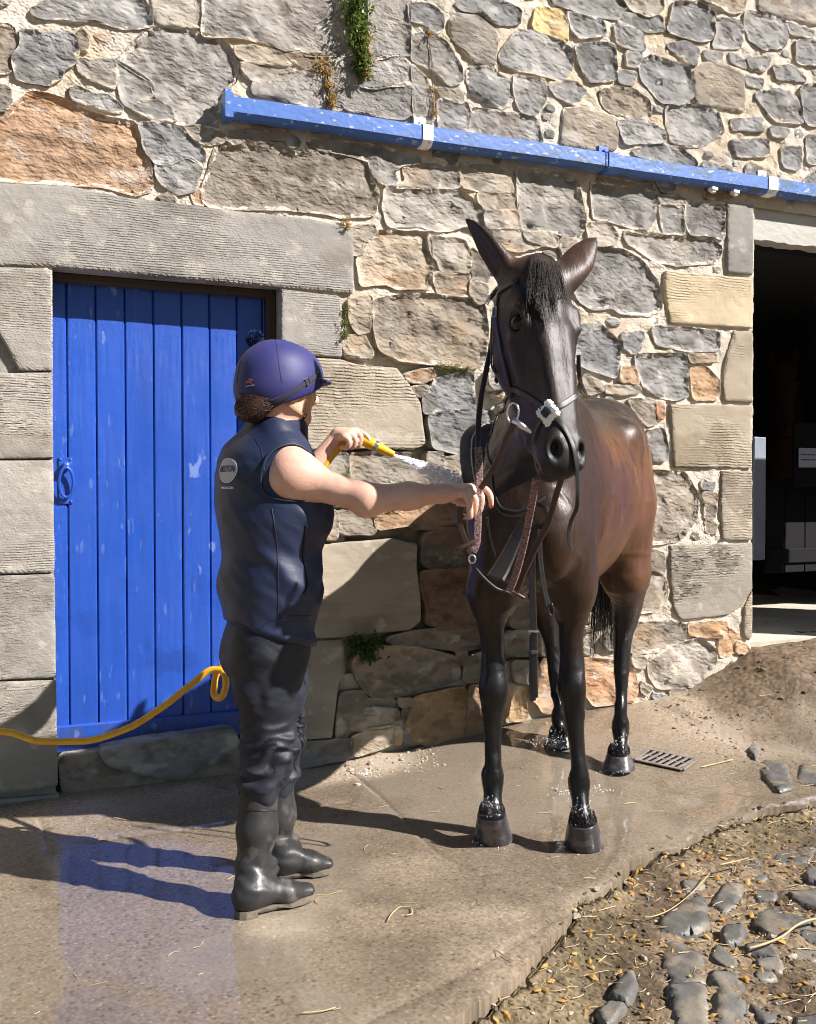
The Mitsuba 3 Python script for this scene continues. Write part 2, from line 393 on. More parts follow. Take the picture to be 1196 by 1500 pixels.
# name | hue, brightness | outline: the dressed stones
DRESSED = """
lintel .22 .86|-60,266 100,273 185,290 250,297 330,308 400,315 460,322 510,335 517,345 517,430 412,421 75,391 -60,388
jamb_stone .26 .92|-60,390 74,394 76,543 28,543 18,522 2,492 -60,486
jamb_stone .28 .92|-60,547 76,546 78,671 -60,673
jamb_stone .26 .95|-60,676 78,674 80,838 -60,842
jamb_stone .27 .9|-60,845 80,841 82,992 -60,998
jamb_stone .3 .85|-60,1001 82,996 85,1150 40,1158 -60,1168
base_stone .1 .8|-60,1175 60,1166 87,1164 85,1182 40,1200 -60,1216
jamb_stone .24 .9|412,424 498,434 501,524 412,518
jamb_stone .42 .92|412,522 470,525 500,527 523,534 580,539 597,560 615,590 623,651 603,659 540,657 450,659 412,659
jamb_stone .32 .9|412,663 476,664 476,744 474,792 412,792
jamb_stone .42 .88|412,797 472,797 579,789 611,797 610,833 615,868 616,909 600,923 552,927 500,933 412,936
jamb_stone .36 .78|412,940 503,937 502,975 495,1007 486,1080 412,1086
quoin .2 .82|1064,298 1103,301 1102,403 1064,400
quoin .85 .98|974,397 1062,405 1102,407 1102,481 981,474 972,420
quoin .5 .85|1075,485 1102,486 1102,590 1060,588 1057,560 1064,520
quoin .55 .85|981,592 1099,594 1101,686 988,685 984,640
quoin .4 .82|1056,690 1101,690 1101,791 1058,791 1055,740
quoin .34 .78|981,799 1101,795 1101,863 1086,888 1066,900 1046,903 996,908 986,890 981,845
quoin .5 .9|1090,889 1101,866 1101,932 1096,938 1088,930
"""
rng = np.random.default_rng(5)
HUE = {'g': .0, 'a': .16, 'c': .36, 'b': .42, 'o': .72, 'y': .84, 'Y': 1.0, 'p': .48, 'B': .47, 't': .3}

def organic(poly, seed, step=.02, amp=.006, rounds=1, grow=.011):
    """rounds the corners of an outline a little and roughens it"""
    r = np.random.default_rng(seed)
    p = np.asarray(poly, float)
    for _ in range(rounds):
        q = np.roll(p, -1, 0)
        p = np.stack([p * .92 + q * .08, p * .08 + q * .92], 1).reshape(-1, 2)
    ring = shapely.LinearRing(p)
    n = max(10, int(ring.length / step))
    pts = np.array([ring.interpolate(t, normalized=True).coords[0] for t in np.arange(n) / n])
    k = np.arange(n)
    d = pts - pts.mean(0); d /= np.linalg.norm(d, axis=1, keepdims=True) + 1e-9
    e = (meshkit.fbm(np.column_stack([pts * 28, np.full(n, seed * 3.7)]), 3) - .5) * 2 * amp
    out = pts + d * e[:, None]
    P = Polygon(out)
    P = (P if P.is_valid else P.buffer(0)).buffer(grow, join_style='mitre', mitre_limit=1.5)
    return P if P.geom_type == 'Polygon' else Polygon(pts).convex_hull

def slab(P, seed, g, proud, edge, face, back=-.05, uv=None, mapf=None):
    """a block whose outline P lies in the (s, h) plane; face(points, edge distance) is its relief"""
    ring = np.asarray(P.exterior.coords)[:-1]
    if not P.exterior.is_ccw: ring = ring[::-1]
    L = P.exterior
    n = max(8, int(L.length / g))
    bd = np.array([L.interpolate(t, normalized=True).coords[0] for t in np.arange(n) / n])
    if not shapely.LinearRing(bd).is_ccw: bd = bd[::-1]
    x0, y0, x1, y1 = P.bounds
    gx, gy = np.meshgrid(np.arange(x0, x1, g), np.arange(y0, y1, g * .87))
    gx = gx + (np.arange(gx.shape[0])[:, None] % 2) * g / 2
    r = np.random.default_rng(seed)
    q = np.column_stack([gx.ravel(), gy.ravel()]) + r.normal(0, g * .12, (gx.size, 2))
    inn = P.buffer(-g * .42)
    q = q[shapely.contains_xy(inn, q[:, 0], q[:, 1])] if not inn.is_empty else np.zeros((0, 2))
    # an extra ring just inside the edge, so that the arris is round
    ir = P.buffer(-min(edge * .5, g * .5))
    extra = []
    for gg in getattr(ir, 'geoms', [ir]):
        if not gg.is_empty:
            m = max(6, int(gg.exterior.length / g))
            extra += [gg.exterior.interpolate(t, normalized=True).coords[0] for t in (np.arange(m) + .5) / m]
    q = np.vstack([bd] + ([np.array(extra)] if extra else []) + [q])
    t = Delaunay(q).simplices
    c = q[t].mean(1)
    t = t[shapely.contains_xy(P, c[:, 0], c[:, 1])]
    a, b, c3 = q[t[:, 0]], q[t[:, 1]], q[t[:, 2]]
    area = (b[:, 0] - a[:, 0]) * (c3[:, 1] - a[:, 1]) - (b[:, 1] - a[:, 1]) * (c3[:, 0] - a[:, 0])
    t[area < 0] = t[area < 0][:, ::-1]
    t = t[np.abs(area) > 1e-9]
    d = shapely.distance(shapely.points(q), L)
    e = np.clip(d / edge, 0, 1)
    z = proud - edge * .75 * (1 - np.sqrt(np.clip(1 - (1 - e) ** 2, 0, 1))) + face(q, d)
    z[:n] = np.minimum(z[:n], proud - edge * .6)
    m = len(q)
    v = np.vstack([np.column_stack([q, z]), np.column_stack([bd, np.full(n, back)]), np.column_stack([bd, z[:n]])])
    k = np.arange(n); kn = (k + 1) % n
    sk = np.vstack([np.stack([m + n + k, m + k, m + n + kn], 1), np.stack([m + n + kn, m + k, m + kn], 1)])
    f = np.vstack([t, sk])
    V = (mapf or (lambda a: wp(a[:, 0], a[:, 1], a[:, 2])))(v)
    EDGE[0] = np.concatenate([np.exp(-d / .024), np.ones(2 * n)])
    return V, f
EDGE = [None]
def stone_uv_of(uvv):
    u = float(np.round(np.clip(uvv[0], 0, 1) * 100)) + float(np.clip(uvv[1], .1, 1.9)) / 2
    return np.column_stack([np.full(len(EDGE[0]), u), EDGE[0]])
def rough_face(seed, amp, tilt, size):
    r = np.random.default_rng(seed + 999)
    k = 7
    cen = r.uniform(-.5, .5, (k, 2)) * size
    gr = r.normal(0, tilt * 1.35, (k, 2)); off = r.uniform(0, amp * .8, k)
    def face(q, d):
        c = q - q.mean(0)
        pl = np.stack([off[i] + (c - cen[i]) @ gr[i] for i in range(k)])
        z = np.clip(pl.min(0), -.85 * amp, amp)
        p3 = np.column_stack([q, np.full(len(q), seed * 1.3)])
        f1 = meshkit.fbm(p3 * 9, 3, seed) - .5
        f2 = 1 - np.abs(2 * meshkit.fbm(p3 * np.array([18, 26, 1]), 3, seed + 5) - 1)
        return (z + amp * 1.3 * f1 - amp * .7 * np.clip(f2 - .75, 0, 1) * 3) * np.clip(d / .012, 0, 1)
    return face

stone_polys, stone_uv = [], []
def one_stone(name, P, seed, uvv, mat, kind, parent=building):
    size = math.sqrt(P.area)
    g = float(np.clip(size / 13, .009, .021))
    if kind == 'rough':
        amp = float(np.clip(size * .065, .006, .021))
        proud = float(rng.uniform(.007, .016) + .010 * np.clip((1.9 - P.centroid.y) / .4, 0, 1) * (P.centroid.x < 1.1))
        V, f = slab(P, seed, g, proud, min(.007, size * .1), rough_face(seed, amp, .13, size))
    elif kind == 'flat':
        V, f = slab(P, seed, g, .008, .01, rough_face(seed, .003, .01, size))
    else:
        fr = rough_face(seed, .003, .004, size)
        V, f = slab(P, seed, max(g, .017), .014, .009, fr)
    put(name, (V, f), mat, parent, smooth=True, uv=stone_uv_of(uvv) if mat == 'stone_mat' else np.tile(uvv, (len(V), 1)))
    stone_polys.append(P)
for i, line in enumerate(STONES.strip().split('\n')):
    head, pts = line.split('|')
    ty, br = head.split()  # the darkest low stones carry part of the shade there in their tone
    pts = np.array([[float(a) for a in q.split(',')] for q in pts.split()])
    sh = np.array([wall_sh(*q) for q in pts])
    P = organic(sh, i + 1, .013, .008 if ty not in 'tB' else .004)
    hue = float(np.clip(HUE[ty] + rng.normal(0, .025), 0, 1))
    one_stone('stone', P, i + 1, [hue, float(br) * rng.uniform(.92, 1.08)], 'stone_mat', 'flat' if ty in 'tB' else 'rough')
for i, line in enumerate(DRESSED.strip().split('\n')):
    head, pts = line.split('|')
    nm, hue, br = head.split()
    pts = np.array([[float(a) for a in q.split(',')] for q in pts.split()])
    sh = np.array([wall_sh(*q) for q in pts])
    ring = shapely.LinearRing(sh)
    n = int(ring.length / .03)
    p = np.array([ring.interpolate(t, normalized=True).coords[0] for t in np.arange(n) / n])
    # keep the true corners
    p = np.vstack([p, sh]); o = np.argsort([ring.project(Point(a)) for a in p]); p = p[o]
    e = (meshkit.fbm(np.column_stack([p * 20, np.full(len(p), i * 2.1)]), 3) - .5) * .006
    dd = p - p.mean(0); dd /= np.linalg.norm(dd, axis=1, keepdims=True)
    P = Polygon(p + dd * e[:, None]).buffer(0)
    one_stone(nm, P, 700 + i, [float(hue), float(br)], 'tooled_mat', 'dressed')

# openings in the wall (s, h): the blue door and the stable doorway
door_hole = shapely.box(dl, -.3, dr_, door_top)
porch_hole = shapely.box(porch_l, -.3, 3.7, wall_sh(1104, 302)[1])
holes = shapely.union_all([door_hole, porch_hole])
# random rubble in the gaps and where people and the horse stand in front
taken = shapely.union_all([p.buffer(.012) for p in stone_polys] + [holes.buffer(.03)])
fill, tries = [], 0
area = shapely.box(-2.2, -.02, 3.6, 3.9)
def blob_poly(c, rx, ry, seed):
    r = np.random.default_rng(seed); a = np.sort(r.uniform(0, 2 * np.pi, 9)) + 0
    a = np.linspace(0, 2 * np.pi, 9, endpoint=False) + r.uniform(-.25, .25, 9)
    k = (np.abs(np.cos(a)) ** 4 + np.abs(np.sin(a)) ** 4) ** (-.25)
    return np.column_stack([c[0] + rx * k * np.cos(a) * r.uniform(.8, 1.1, 9), c[1] + ry * k * np.sin(a) * r.uniform(.8, 1.1, 9)])
r2 = np.random.default_rng(77)
shapely.prepare(taken)
for rx, ry, tries in ((.15, .10, 500), (.10, .07, 700), (.06, .04, 1500), (.033, .022, 2600), (.02, .012, 3500)):
    cand = np.column_stack([r2.uniform(-2.2, 3.6, tries), r2.uniform(-.02, 3.9, tries)])
    ok = ~shapely.contains_xy(taken, cand[:, 0], cand[:, 1])
    newp = []
    for c in cand[ok]:
        P = Polygon(blob_poly(c, rx * r2.uniform(.8, 1.2), ry * r2.uniform(.8, 1.2), int(r2.integers(1e9))))
        if P.intersects(taken) or any(P.intersects(q) for q in newp): continue
        newp.append(P.buffer(.006 + rx * .06)); fill.append((P, rx))
    if newp:
        taken = shapely.union_all([taken] + newp); shapely.prepare(taken)
def fill_tone(P):
    c = P.centroid
    if r2.random() < .06: return .65
    if c.x > .9 and c.y > 1.3 or c.y > 2.4 and c.x > -.2: return r2.choice([.0, .1, .2])
    return r2.choice([.3, .42, .48, .2])
fill.sort(key=lambda a: -a[0].area)
stuff_v, stuff_f, stuff_uv, nst = [], [], [], 0
budget = 297 - len(stone_polys)
for i, (P, rx) in enumerate(fill):
    uvv = [float(np.clip(fill_tone(P) + r2.normal(0, .03), 0, 1)), float(r2.uniform(.62, 1.0))]
    P = organic(np.asarray(P.exterior.coords)[:-1], 2000 + i, .016, .003)
    if i < budget:
        one_stone('stone', P, 2000 + i, uvv, 'stone_mat', 'rough')
    else:
        size = math.sqrt(P.area)
        V, f = slab(P, 2000 + i, max(size / 4, .006), r2.uniform(-.006, .008), size * .25, rough_face(i, size * .06, .1, size))
        stuff_v.append(V); stuff_f.append(f + nst); nst += len(V); stuff_uv.append(stone_uv_of(uvv))
if stuff_v:
    put('gallet_stones', (np.vstack(stuff_v), np.vstack(stuff_f)), 'stone_mat', building, smooth=True, uv=np.vstack(stuff_uv), kind='stuff')
all_stone = shapely.union_all(stone_polys)
inner_stone = all_stone.buffer(-.02); shapely.prepare(inner_stone)

# mortar: one rough sheet with the openings cut out, flush high up, raked deep low down between the two doors
g = .0115
S, H = np.meshgrid(np.arange(WALL_L, WALL_R, g), np.arange(-.15, WALL_TOP, g))
sh = np.column_stack([S.ravel(), H.ravel()])
p3 = np.column_stack([sh, 0 * sh[:, 0]])
lowd = np.clip((1.95 - sh[:, 1] + .4 * (meshkit.noise(p3 * 2.3, 3) - .5)) / .35, 0, 1) * np.clip((1.25 - sh[:, 0]) / .4, 0, 1)
dep = -.0065 - .048 * lowd + (meshkit.fbm(p3 * 14, 4, 8) - .5) * .026 + (meshkit.fbm(p3 * 45, 3, 18) - .5) * .012
dep += -.03 * np.clip(meshkit.noise(p3 * 5.1, 31) - .60, 0, 1) * 2.2 * lowd
dep = np.where(shapely.contains_xy(inner_stone, sh[:, 0], sh[:, 1]), -.035, dep)
idx = np.arange(S.size).reshape(S.shape)
quad = np.stack([idx[:-1, :-1], idx[:-1, 1:], idx[1:, 1:], idx[1:, :-1]], -1).reshape(-1, 4)
cen = sh[quad].mean(1)
quad = quad[~shapely.contains_xy(holes, cen[:, 0], cen[:, 1])]
put('mortar', (wp(sh[:, 0], sh[:, 1], dep), quad), 'mortar_mat', building, smooth=True)

# ------------------------------------------------------------------ blue plank door in its deep reveal
def paint_colour(base, chip):
    def f(p, n, uv):
        a = fbm(p.x * 3, p.y * 3, p.z * 1.2, 3)
        st = fbm(p.x * 60, p.y * 60, p.z * 3, 3)
        pl_ = noise(p.x * 14 + 3, p.y * 14, .37)
        c = mi.Color3f(base) * (.66 + .3 * a + .24 * st + .12 * pl_)
        scratch = smoothstep(.70, .76, fbm(p.x * 70, p.y * 70, p.z * 11, 3)) * smoothstep(.42, .6, noise(p.x * 3 + 9, p.y * 3, p.z * 2.3))
        c = mix(c, chip, scratch * .22)
        c = mix(c, (.05, .05, .06), smoothstep(.35, .12, p.z) * smoothstep(.4, .7, fbm(p.x * 18, p.y * 18, p.z * 18, 3)) * .7)
        sc = smoothstep(.66, .74, fbm(p.x * 24 + 3, p.y * 24, p.z * 9, 4)) * smoothstep(.5, .62, noise(p.x * 2.2 + 5, p.y * 2.2, p.z * 1.7))
        c = mix(c, chip, sc * .55)
        blot = smoothstep(.6, .7, fbm(p.x * 9 + 30, p.y * 9, p.z * 6, 4)) * smoothstep(1.2, .3, p.z)
        return mix(c, mi.Color3f(base) * .5, blot * .5)
    return f
pbsdf('blue_paint', proc(paint_colour((.011, .060, .33), (.20, .28, .50))), proc(lambda p, n, uv: .30 + .25 * fbm(p.x * 8, p.y * 8, p.z * 5, 3)), .5,
      lambda p, n, uv: .0016 * fbm(p.x * 70, p.y * 70, p.z * 5, 4) + .0010 * fbm(p.x * 18, p.y * 18, p.z * 26, 3) + .0004 * noise(p.x * 300, p.y * 300, p.z * 120), 1.0, .0008)
pbsdf('dark_wood', (.055, .04, .028), .8, .3, lambda p, n, uv: .002 * fbm(p.x * 60, p.y * 60, p.z * 6, 3))
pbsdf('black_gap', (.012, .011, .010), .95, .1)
door = building + '__door'
KEYS.add(door); labels[door] = {'label': 'blue painted plank door with an iron ring handle'}
def door_sh(px, py, extra=0.0): return wall_sh(px, py, DEPTH_DOOR + extra)
edges_top = [70, 96, 138, 181, 223, 265, 305, 346, 384, 401]
edges_bot = [80, 103, 146, 188, 229, 270, 311, 351, 388, 405]
ss = [(door_sh(a, 450)[0] + door_sh(b, 1030)[0]) / 2 for a, b in zip(edges_top, edges_bot)]
ss[0], ss[-1] = dl - .03, dr_ - .035
z_top, z_bot = door_top + .02, door_sh(88, 1100)[1]
r3 = np.random.default_rng(11)
WR = np.column_stack([WT, [0, 0, 1], WN])
for a, b in zip(ss[:-1], ss[1:]):
    w = b - a
    m = trimesh.creation.box(extents=[1, 1, 1])
    # plank with V-grooved edges
    prof = np.array([[.0015, -.028], [w - .0015, -.028], [w - .0015, -.006], [w - .007, 0], [w * .5, .0012], [.007, 0], [.0015, -.006]])
    zs = np.linspace(z_bot, z_top, 26)
    dz = (meshkit.fbm(np.column_stack([zs * 2, 0 * zs + a * 7, 0 * zs]), 3) - .5) * .006 + r3.uniform(-.002, .002)
    V = np.vstack([wp(a + prof[:, 0], np.full(7, z), DEPTH_DOOR + prof[:, 1] + d_) for z, d_ in zip(zs, dz)])
    i, j = np.meshgrid(np.arange(25), np.arange(7), indexing='ij')
    q = np.stack([i * 7 + j, i * 7 + (j + 1) % 7, (i + 1) * 7 + (j + 1) % 7, (i + 1) * 7 + j], -1).reshape(-1, 4)
    k = 25 * 7; cap = np.array([[0, x + 1, x] for x in range(1, 6)])
    f = np.vstack([q[:, [0, 1, 2]], q[:, [0, 2, 3]], cap, cap[:, ::-1] + k])
    put('plank', (V, f), 'blue_paint', door, smooth=25)
# weather board along the foot
lb = [door_sh(88, 1063)[1], door_sh(88, 1102)[1]]
m = MB().add(*box_vf(wp((dl + dr_) / 2 - .02, (lb[0] + lb[1]) / 2, DEPTH_DOOR + .009), [(dr_ - dl) / 2 + .01, (lb[0] - lb[1]) / 2, .013], WR, .005))
put('foot_board', m.mesh(), 'blue_paint', door, smooth=25)
# ring handle on its plate
hp = door_sh(96, 683)
m = MB().add(*box_vf(wp(hp[0], hp[1] - .06, DEPTH_DOOR + .004), [.028, .098, .003], WR, .002))
for dx, dz in ((-.02, .088), (.02, .088), (-.02, -.088), (.02, -.088)):
    m.add(*[(lambda s: (s.vertices * [.006, .006, .006] + wp(hp[0] + dx, hp[1] - .06 + dz, DEPTH_DOOR + .007), s.faces))(trimesh.creation.icosphere(2))][0])
put('handle_plate', m.mesh(), 'blue_paint', door, smooth=30)
m = MB()
kn = trimesh.creation.icosphere(2); m.add(kn.vertices * [.017, .017, .02] + wp(hp[0] + .002, hp[1], DEPTH_DOOR + .022), kn.faces)
a = np.linspace(0, 2 * np.pi, 33)
path = wp(hp[0] + .001 + .028 * np.sin(a), hp[1] - .068 + .062 * np.cos(a), DEPTH_DOOR + .03 + .008 * np.cos(a))
m.add(*tube_vf(path, .0068, 10, False))
put('ring_handle', m.mesh(), 'blue_paint', door, smooth=30)
# frame post and head in the reveal, reveal cheeks of dressed stone
fr = building + '__door_frame'
put('door_frame', MB().add(*box_vf(wp(dr_ - .018, (z_top + z_bot) / 2, DEPTH_DOOR + .028), [.018, (z_top - z_bot) / 2 + .02, .034], WR, .004))
    .add(*box_vf(wp((dl + dr_) / 2, door_top - .012, DEPTH_DOOR + .025), [(dr_ - dl) / 2, .016, .032], WR, .004)).mesh(), 'dark_wood', building, smooth=25)
m = MB()
for s0, s1, h0, h1 in ((dl - .3, dl - .001, -.1, door_top + .2), (dr_ + .001, dr_ + .3, -.1, door_top + .2), (dl - .3, dr_ + .3, door_top + .004, door_top + .25)):
    m.add(*box_vf(wp((s0 + s1) / 2, (h0 + h1) / 2, -.17), [(s1 - s0) / 2, (h1 - h0) / 2, .15], WR))
put('reveal', m.mesh(), 'tooled_mat', building, uv=np.tile([.26, .85], (m.n, 1)))
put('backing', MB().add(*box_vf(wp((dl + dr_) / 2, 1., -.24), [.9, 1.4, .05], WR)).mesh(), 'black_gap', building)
# threshold: a big worn block and a patch of cement on it
th0, th1 = wall_sh(90, 1100), wall_sh(352, 1100)
def thresh(outline, seed, proud, mat, uvv, name, parent=building, amp=.012):
    sh_ = np.array([wall_sh(*q, proud) for q in outline])
    P = organic(sh_, seed, .015, .006)
    V, f = slab(P, seed, .017, 0, .022, rough_face(seed, amp, .05, .5), back=-.25, mapf=lambda a: wp(a[:, 0], a[:, 1], a[:, 2] + proud))
    put(name, (V, f), mat, parent, smooth=True, uv=stone_uv_of(uvv) * [1, 0])
thresh([(90, 1114), (150, 1105), (240, 1098), (352, 1082), (352, 1150), (300, 1152), (200, 1164), (130, 1174), (100, 1172), (92, 1150)], 881, -.035, 'stone_mat', [.4, .8], 'threshold')
thresh([(148, 1104), (200, 1092), (345, 1072), (346, 1100), (310, 1122), (270, 1138), (235, 1140), (190, 1130), (160, 1120)], 882, -.012, 'stone_mat', [.12, .95], 'threshold_patch', amp=.006)

# ------------------------------------------------------------------ sliding-door track
def rail_paint(p, n, uv):
    a = fbm(p.x * 5, p.y * 5, p.z * 14, 4)
    c = mi.Color3f(.055, .14, .42) * (.75 + .4 * a)
    wear = smoothstep(.54, .66, fbm(p.x * 14 + 4, p.y * 14, p.z * 20, 4))
    c = mix(c, (.055, .11, .20), wear * .8 * smoothstep(-.6, 1.2, p.x))
    return mix(c, (.45, .5, .55), smoothstep(.68, .75, fbm(p.x * 40, p.y * 40, p.z * 60, 3)) * .6)
pbsdf('rail_paint', proc(rail_paint), .38, .5, lambda p, n, uv: .0012 * fbm(p.x * 60, p.y * 60, p.z * 60, 3))
pbsdf('white_paint', proc(lambda p, n, uv: mix((.78, .78, .78), (.5, .5, .52), smoothstep(.6, .72, fbm(p.x * 60, p.y * 60, p.z * 60, 3)))), .45, .5)
rail = thing('sliding_door_track', 'long blue metal sliding door track sloping across the wall on brackets', 'door track')
RD = .085
ra, rb = wall_sh(340, 140, RD), wall_sh(1196, 270, RD)
ra2, rb2 = wall_sh(340, 166, RD), wall_sh(1196, 294, RD)
rd = nrm(rb - ra)
RL = (rb[0] - ra[0]) + .9
hgt = ((ra[1] - ra2[1]) + (rb[1] - rb2[1])) / 2
slope = (rb[1] - ra[1]) / (rb[0] - ra[0])
def rail_pt(s, z, d):  # s along from the left end, z from the top edge down, d from the wall
    s = np.asarray(s, float)
    return wp(ra[0] + s, ra[1] + slope * s + z, d)
def rail_piece(s0, s1, prof, n=14):
    prof = np.asarray(prof); k = len(prof)
    V = np.vstack([rail_pt(np.full(k, s), prof[:, 1] + .0015 * math.sin(s * 5), prof[:, 0]) for s in np.linspace(s0, s1, n)])
    i, j = np.meshgrid(np.arange(n - 1), np.arange(k), indexing='ij')
    q = np.stack([i * k + j, (i + 1) * k + j, (i + 1) * k + (j + 1) % k, i * k + (j + 1) % k], -1).reshape(-1, 4)
    c = np.array([[0, x, x + 1] for x in range(1, k - 1)])
    return V, np.vstack([q[:, [0, 1, 2]], q[:, [0, 2, 3]], c, c[:, ::-1] + (n - 1) * k])
prof = [(.022, .006), (.075, .004), (RD, -.002), (RD, -hgt * .78), (RD - .016, -hgt), (.026, -hgt), (.022, -hgt * .9)]
jx = wall_sh(888, 240, RD)[0] - ra[0]
put('channel', rail_piece(0, jx - .004, prof, 30), 'rail_paint', rail, smooth=25)
put('channel', rail_piece(jx + .004, RL, prof, 22), 'rail_paint', rail, smooth=25)
big = [(.02, .012), (.078, .010), (RD + .006, .004), (RD + .006, -hgt * .8), (RD - .014, -hgt - .006), (.02, -hgt - .006)]
def bracket(px, w, mat, label):
    s = wall_sh(px, 200 + (px - 627) * .15, RD)[0] - ra[0]
    v, f = rail_piece(s - w / 2, s + w / 2, big, 3)
    m = MB().add(v, f)
    m.add(*box_vf(rail_pt(s - .012, .032, .012), [.030, .028, .006], WR, .003))
    k = trimesh.creation.icosphere(2); m.add(k.vertices * .011 + rail_pt(s - .008, .032, .02), k.faces)
    put('bracket', m.mesh(), mat, rail, smooth=25, label=label)
bracket(627, .050, 'white_paint', 'white painted track bracket in the middle of the wall')
bracket(1133, .062, 'white_paint', 'white painted track bracket above the doorway')
bracket(899, .055, 'rail_paint', 'blue track joint bracket')
end = MB().add(*rail_piece(-.03, .004, [(.015, .02), (.08, .018), (RD + .009, .01), (RD + .009, -hgt - .01), (.015, -hgt - .012)], 3))
end.add(*box_vf(rail_pt(-.012, .026, .05), [.016, .014, .012], WR, .005))
put('end_stop', end.mesh(), 'rail_paint', rail, smooth=25)
for px in (1045, 1077):
    s = wall_sh(px, 278, .05)[0] - ra[0]
    m = MB().add(*box_vf(rail_pt(s, -hgt - .010, .05), [.022, .010, .018], WR, .004)).add(*box_vf(rail_pt(s, -hgt - .024, .05), [.014, .006, .010], WR, .003))
    put('hanger', m.mesh(), 'white_paint', rail, smooth=25)

# ------------------------------------------------------------------ doorway on the right and the dark stable behind it
pbsdf('pale_concrete', proc(lambda p, n, uv: mi.Color3f(.42, .41, .37) * (.8 + .35 * fbm(p.x * 5, p.y * 5, p.z * 8, 4))), .85, .2, lambda p, n, uv: .004 * fbm(p.x * 30, p.y * 30, p.z * 50, 3))
FLOOR_IN = .405
l0, l1 = wall_sh(1104, 302), wall_sh(1104, 347)
# sloping underside: the lintel's lower edge is ragged
sx = np.linspace(porch_l - .006, 3.7, 60)
low = l1[1] + (meshkit.fbm(np.column_stack([sx * 12, 0 * sx, 0 * sx]), 3) - .5) * .02
V = np.vstack([wp(sx, low, -.03), wp(sx, 0 * sx + l0[1] + .05, -.03), wp(sx, 0 * sx + l0[1] + .05, -.13), wp(sx, low, -.13)])
i = np.arange(59); q = np.vstack([np.stack([i + a * 60, i + 1 + a * 60, i + 1 + b * 60, i + b * 60], 1) for a, b in ((0, 1), (1, 2), (2, 3), (3, 0))])
put('doorway_lintel', (V, q), 'pale_concrete', building)
put('doorway_cheek', MB().add(*box_vf(wp(porch_l - .16, 1.3, -.28), [.158, 1.35, .262], WR)).mesh(), 'tooled_mat', building, uv=np.tile([.2, .8], (8, 1)))
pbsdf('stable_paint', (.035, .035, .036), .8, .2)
pbsdf('floor_mat', proc(lambda p, n, uv: mi.Color3f(.42, .38, .31) * (.75 + .4 * fbm(p.x * 4, p.y * 4, 0, 4))), .85, .2, lambda p, n, uv: .003 * fbm(p.x * 30, p.y * 30, 0, 3))
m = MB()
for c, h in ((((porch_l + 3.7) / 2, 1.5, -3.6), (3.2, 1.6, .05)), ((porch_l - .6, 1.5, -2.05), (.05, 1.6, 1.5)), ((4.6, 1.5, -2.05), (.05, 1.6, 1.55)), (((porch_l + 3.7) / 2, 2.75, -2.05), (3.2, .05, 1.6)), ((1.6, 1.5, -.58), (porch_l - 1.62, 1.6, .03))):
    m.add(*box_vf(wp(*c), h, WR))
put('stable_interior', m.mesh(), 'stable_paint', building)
inn = thing('stable_floor', None, None, kind='structure')
inner_floor = MB().add(*box_vf(wp((porch_l + 3.7) / 2, FLOOR_IN - .2, -1.92), [3.2, .2, 1.9], WR))
scene[inn] = mikit.ply(inner_floor.mesh(), 'floor_mat')
# inner half door of black boards, a grey post, a notice
half = thing('stable_half_door', 'black boarded half door inside the dark stable doorway', 'half door')
hd = -1.15
pbsdf('black_boards', (.008, .008, .009), .75, .2)
h_top, h_bot = wall_sh(1160, 700, hd)[1], wall_sh(1160, 838, hd)[1]
s_a, s_b = wall_sh(1119, 700, hd)[0], wall_sh(1119, 700, hd)[0] + 1.5
nb = 8
for k in range(nb):
    put('board', box_vf(wp(s_a + (k + .5) * (s_b - s_a) / nb, (h_top + h_bot) / 2, hd), [(s_b - s_a) / nb / 2 - .002, (h_top - h_bot) / 2, .015], WR, .004), 'black_boards', half, smooth=25)
put('rail', box_vf(wp((s_a + s_b) / 2, h_bot + .12, hd + .026), [(s_b - s_a) / 2, .05, .009], WR, .003), 'black_boards', half, smooth=25)
pbsdf('grey_post_mat', proc(lambda p, n, uv: mi.Color3f(.23, .26, .31) * (.8 + .35 * fbm(p.x * 8, p.y * 8, p.z * 5, 3))), .7, .3)
post = thing('door_post', 'pale grey post edge just inside the stable doorway', 'post')
pa, pb = wall_sh(1103, 640, -.62), wall_sh(1118, 820, -.62)
scene[post] = mikit.ply(box_vf(wp((pa[0] + pb[0]) / 2, (pa[1] + pb[1]) / 2, -.62), [(pb[0] - pa[0]) / 2 + .005, (pa[1] - pb[1]) / 2, .02], WR, .006), 'grey_post_mat', smooth=25)
# the sliding door itself, pushed to the right along its track: boards on a ledged frame
leaf = thing('sliding_door', 'blue boarded sliding door hanging from the track right of the doorway', 'sliding door')
d0, d1_ = porch_l + .66, porch_l + 2.3
for k in range(11):
    w_ = (d1_ - d0) / 11
    put('board', box_vf(wp(d0 + (k + .5) * w_, 1.32, .055), [w_ / 2 - .002, .86, .014], WR, .004), 'blue_paint', leaf, smooth=25)
for z_ in (.62, 1.32, 2.02):
    put('ledge', box_vf(wp((d0 + d1_) / 2, z_, .034), [(d1_ - d0) / 2, .06, .006], WR, .002), 'blue_paint', leaf, smooth=25)
note = thing('paper_notice', 'small white paper notice pinned inside the dark stable', 'notice')
pbsdf('paper', (.62, .62, .72), .8, .2); pbsdf('ink', (.03, .03, .05), .8, .2)
na, nb_ = wall_sh(1171, 656, -.9), wall_sh(1215, 685, -.9)
put('sheet', box_vf(wp((na[0] + nb_[0]) / 2, (na[1] + nb_[1]) / 2, -.9), [(nb_[0] - na[0]) / 2, (na[1] - nb_[1]) / 2, .001], WR), 'paper', note)
m = MB()
r4 = np.random.default_rng(3)
for row in range(2):
    s = na[0] + .015
    while s < nb_[0] - .03:
        w = r4.uniform(.008, .022); m.add(*box_vf(wp(s + w / 2, na[1] - .045 - .035 * row, -.8985), [w / 2, .004, .0004], WR)); s += w + .006
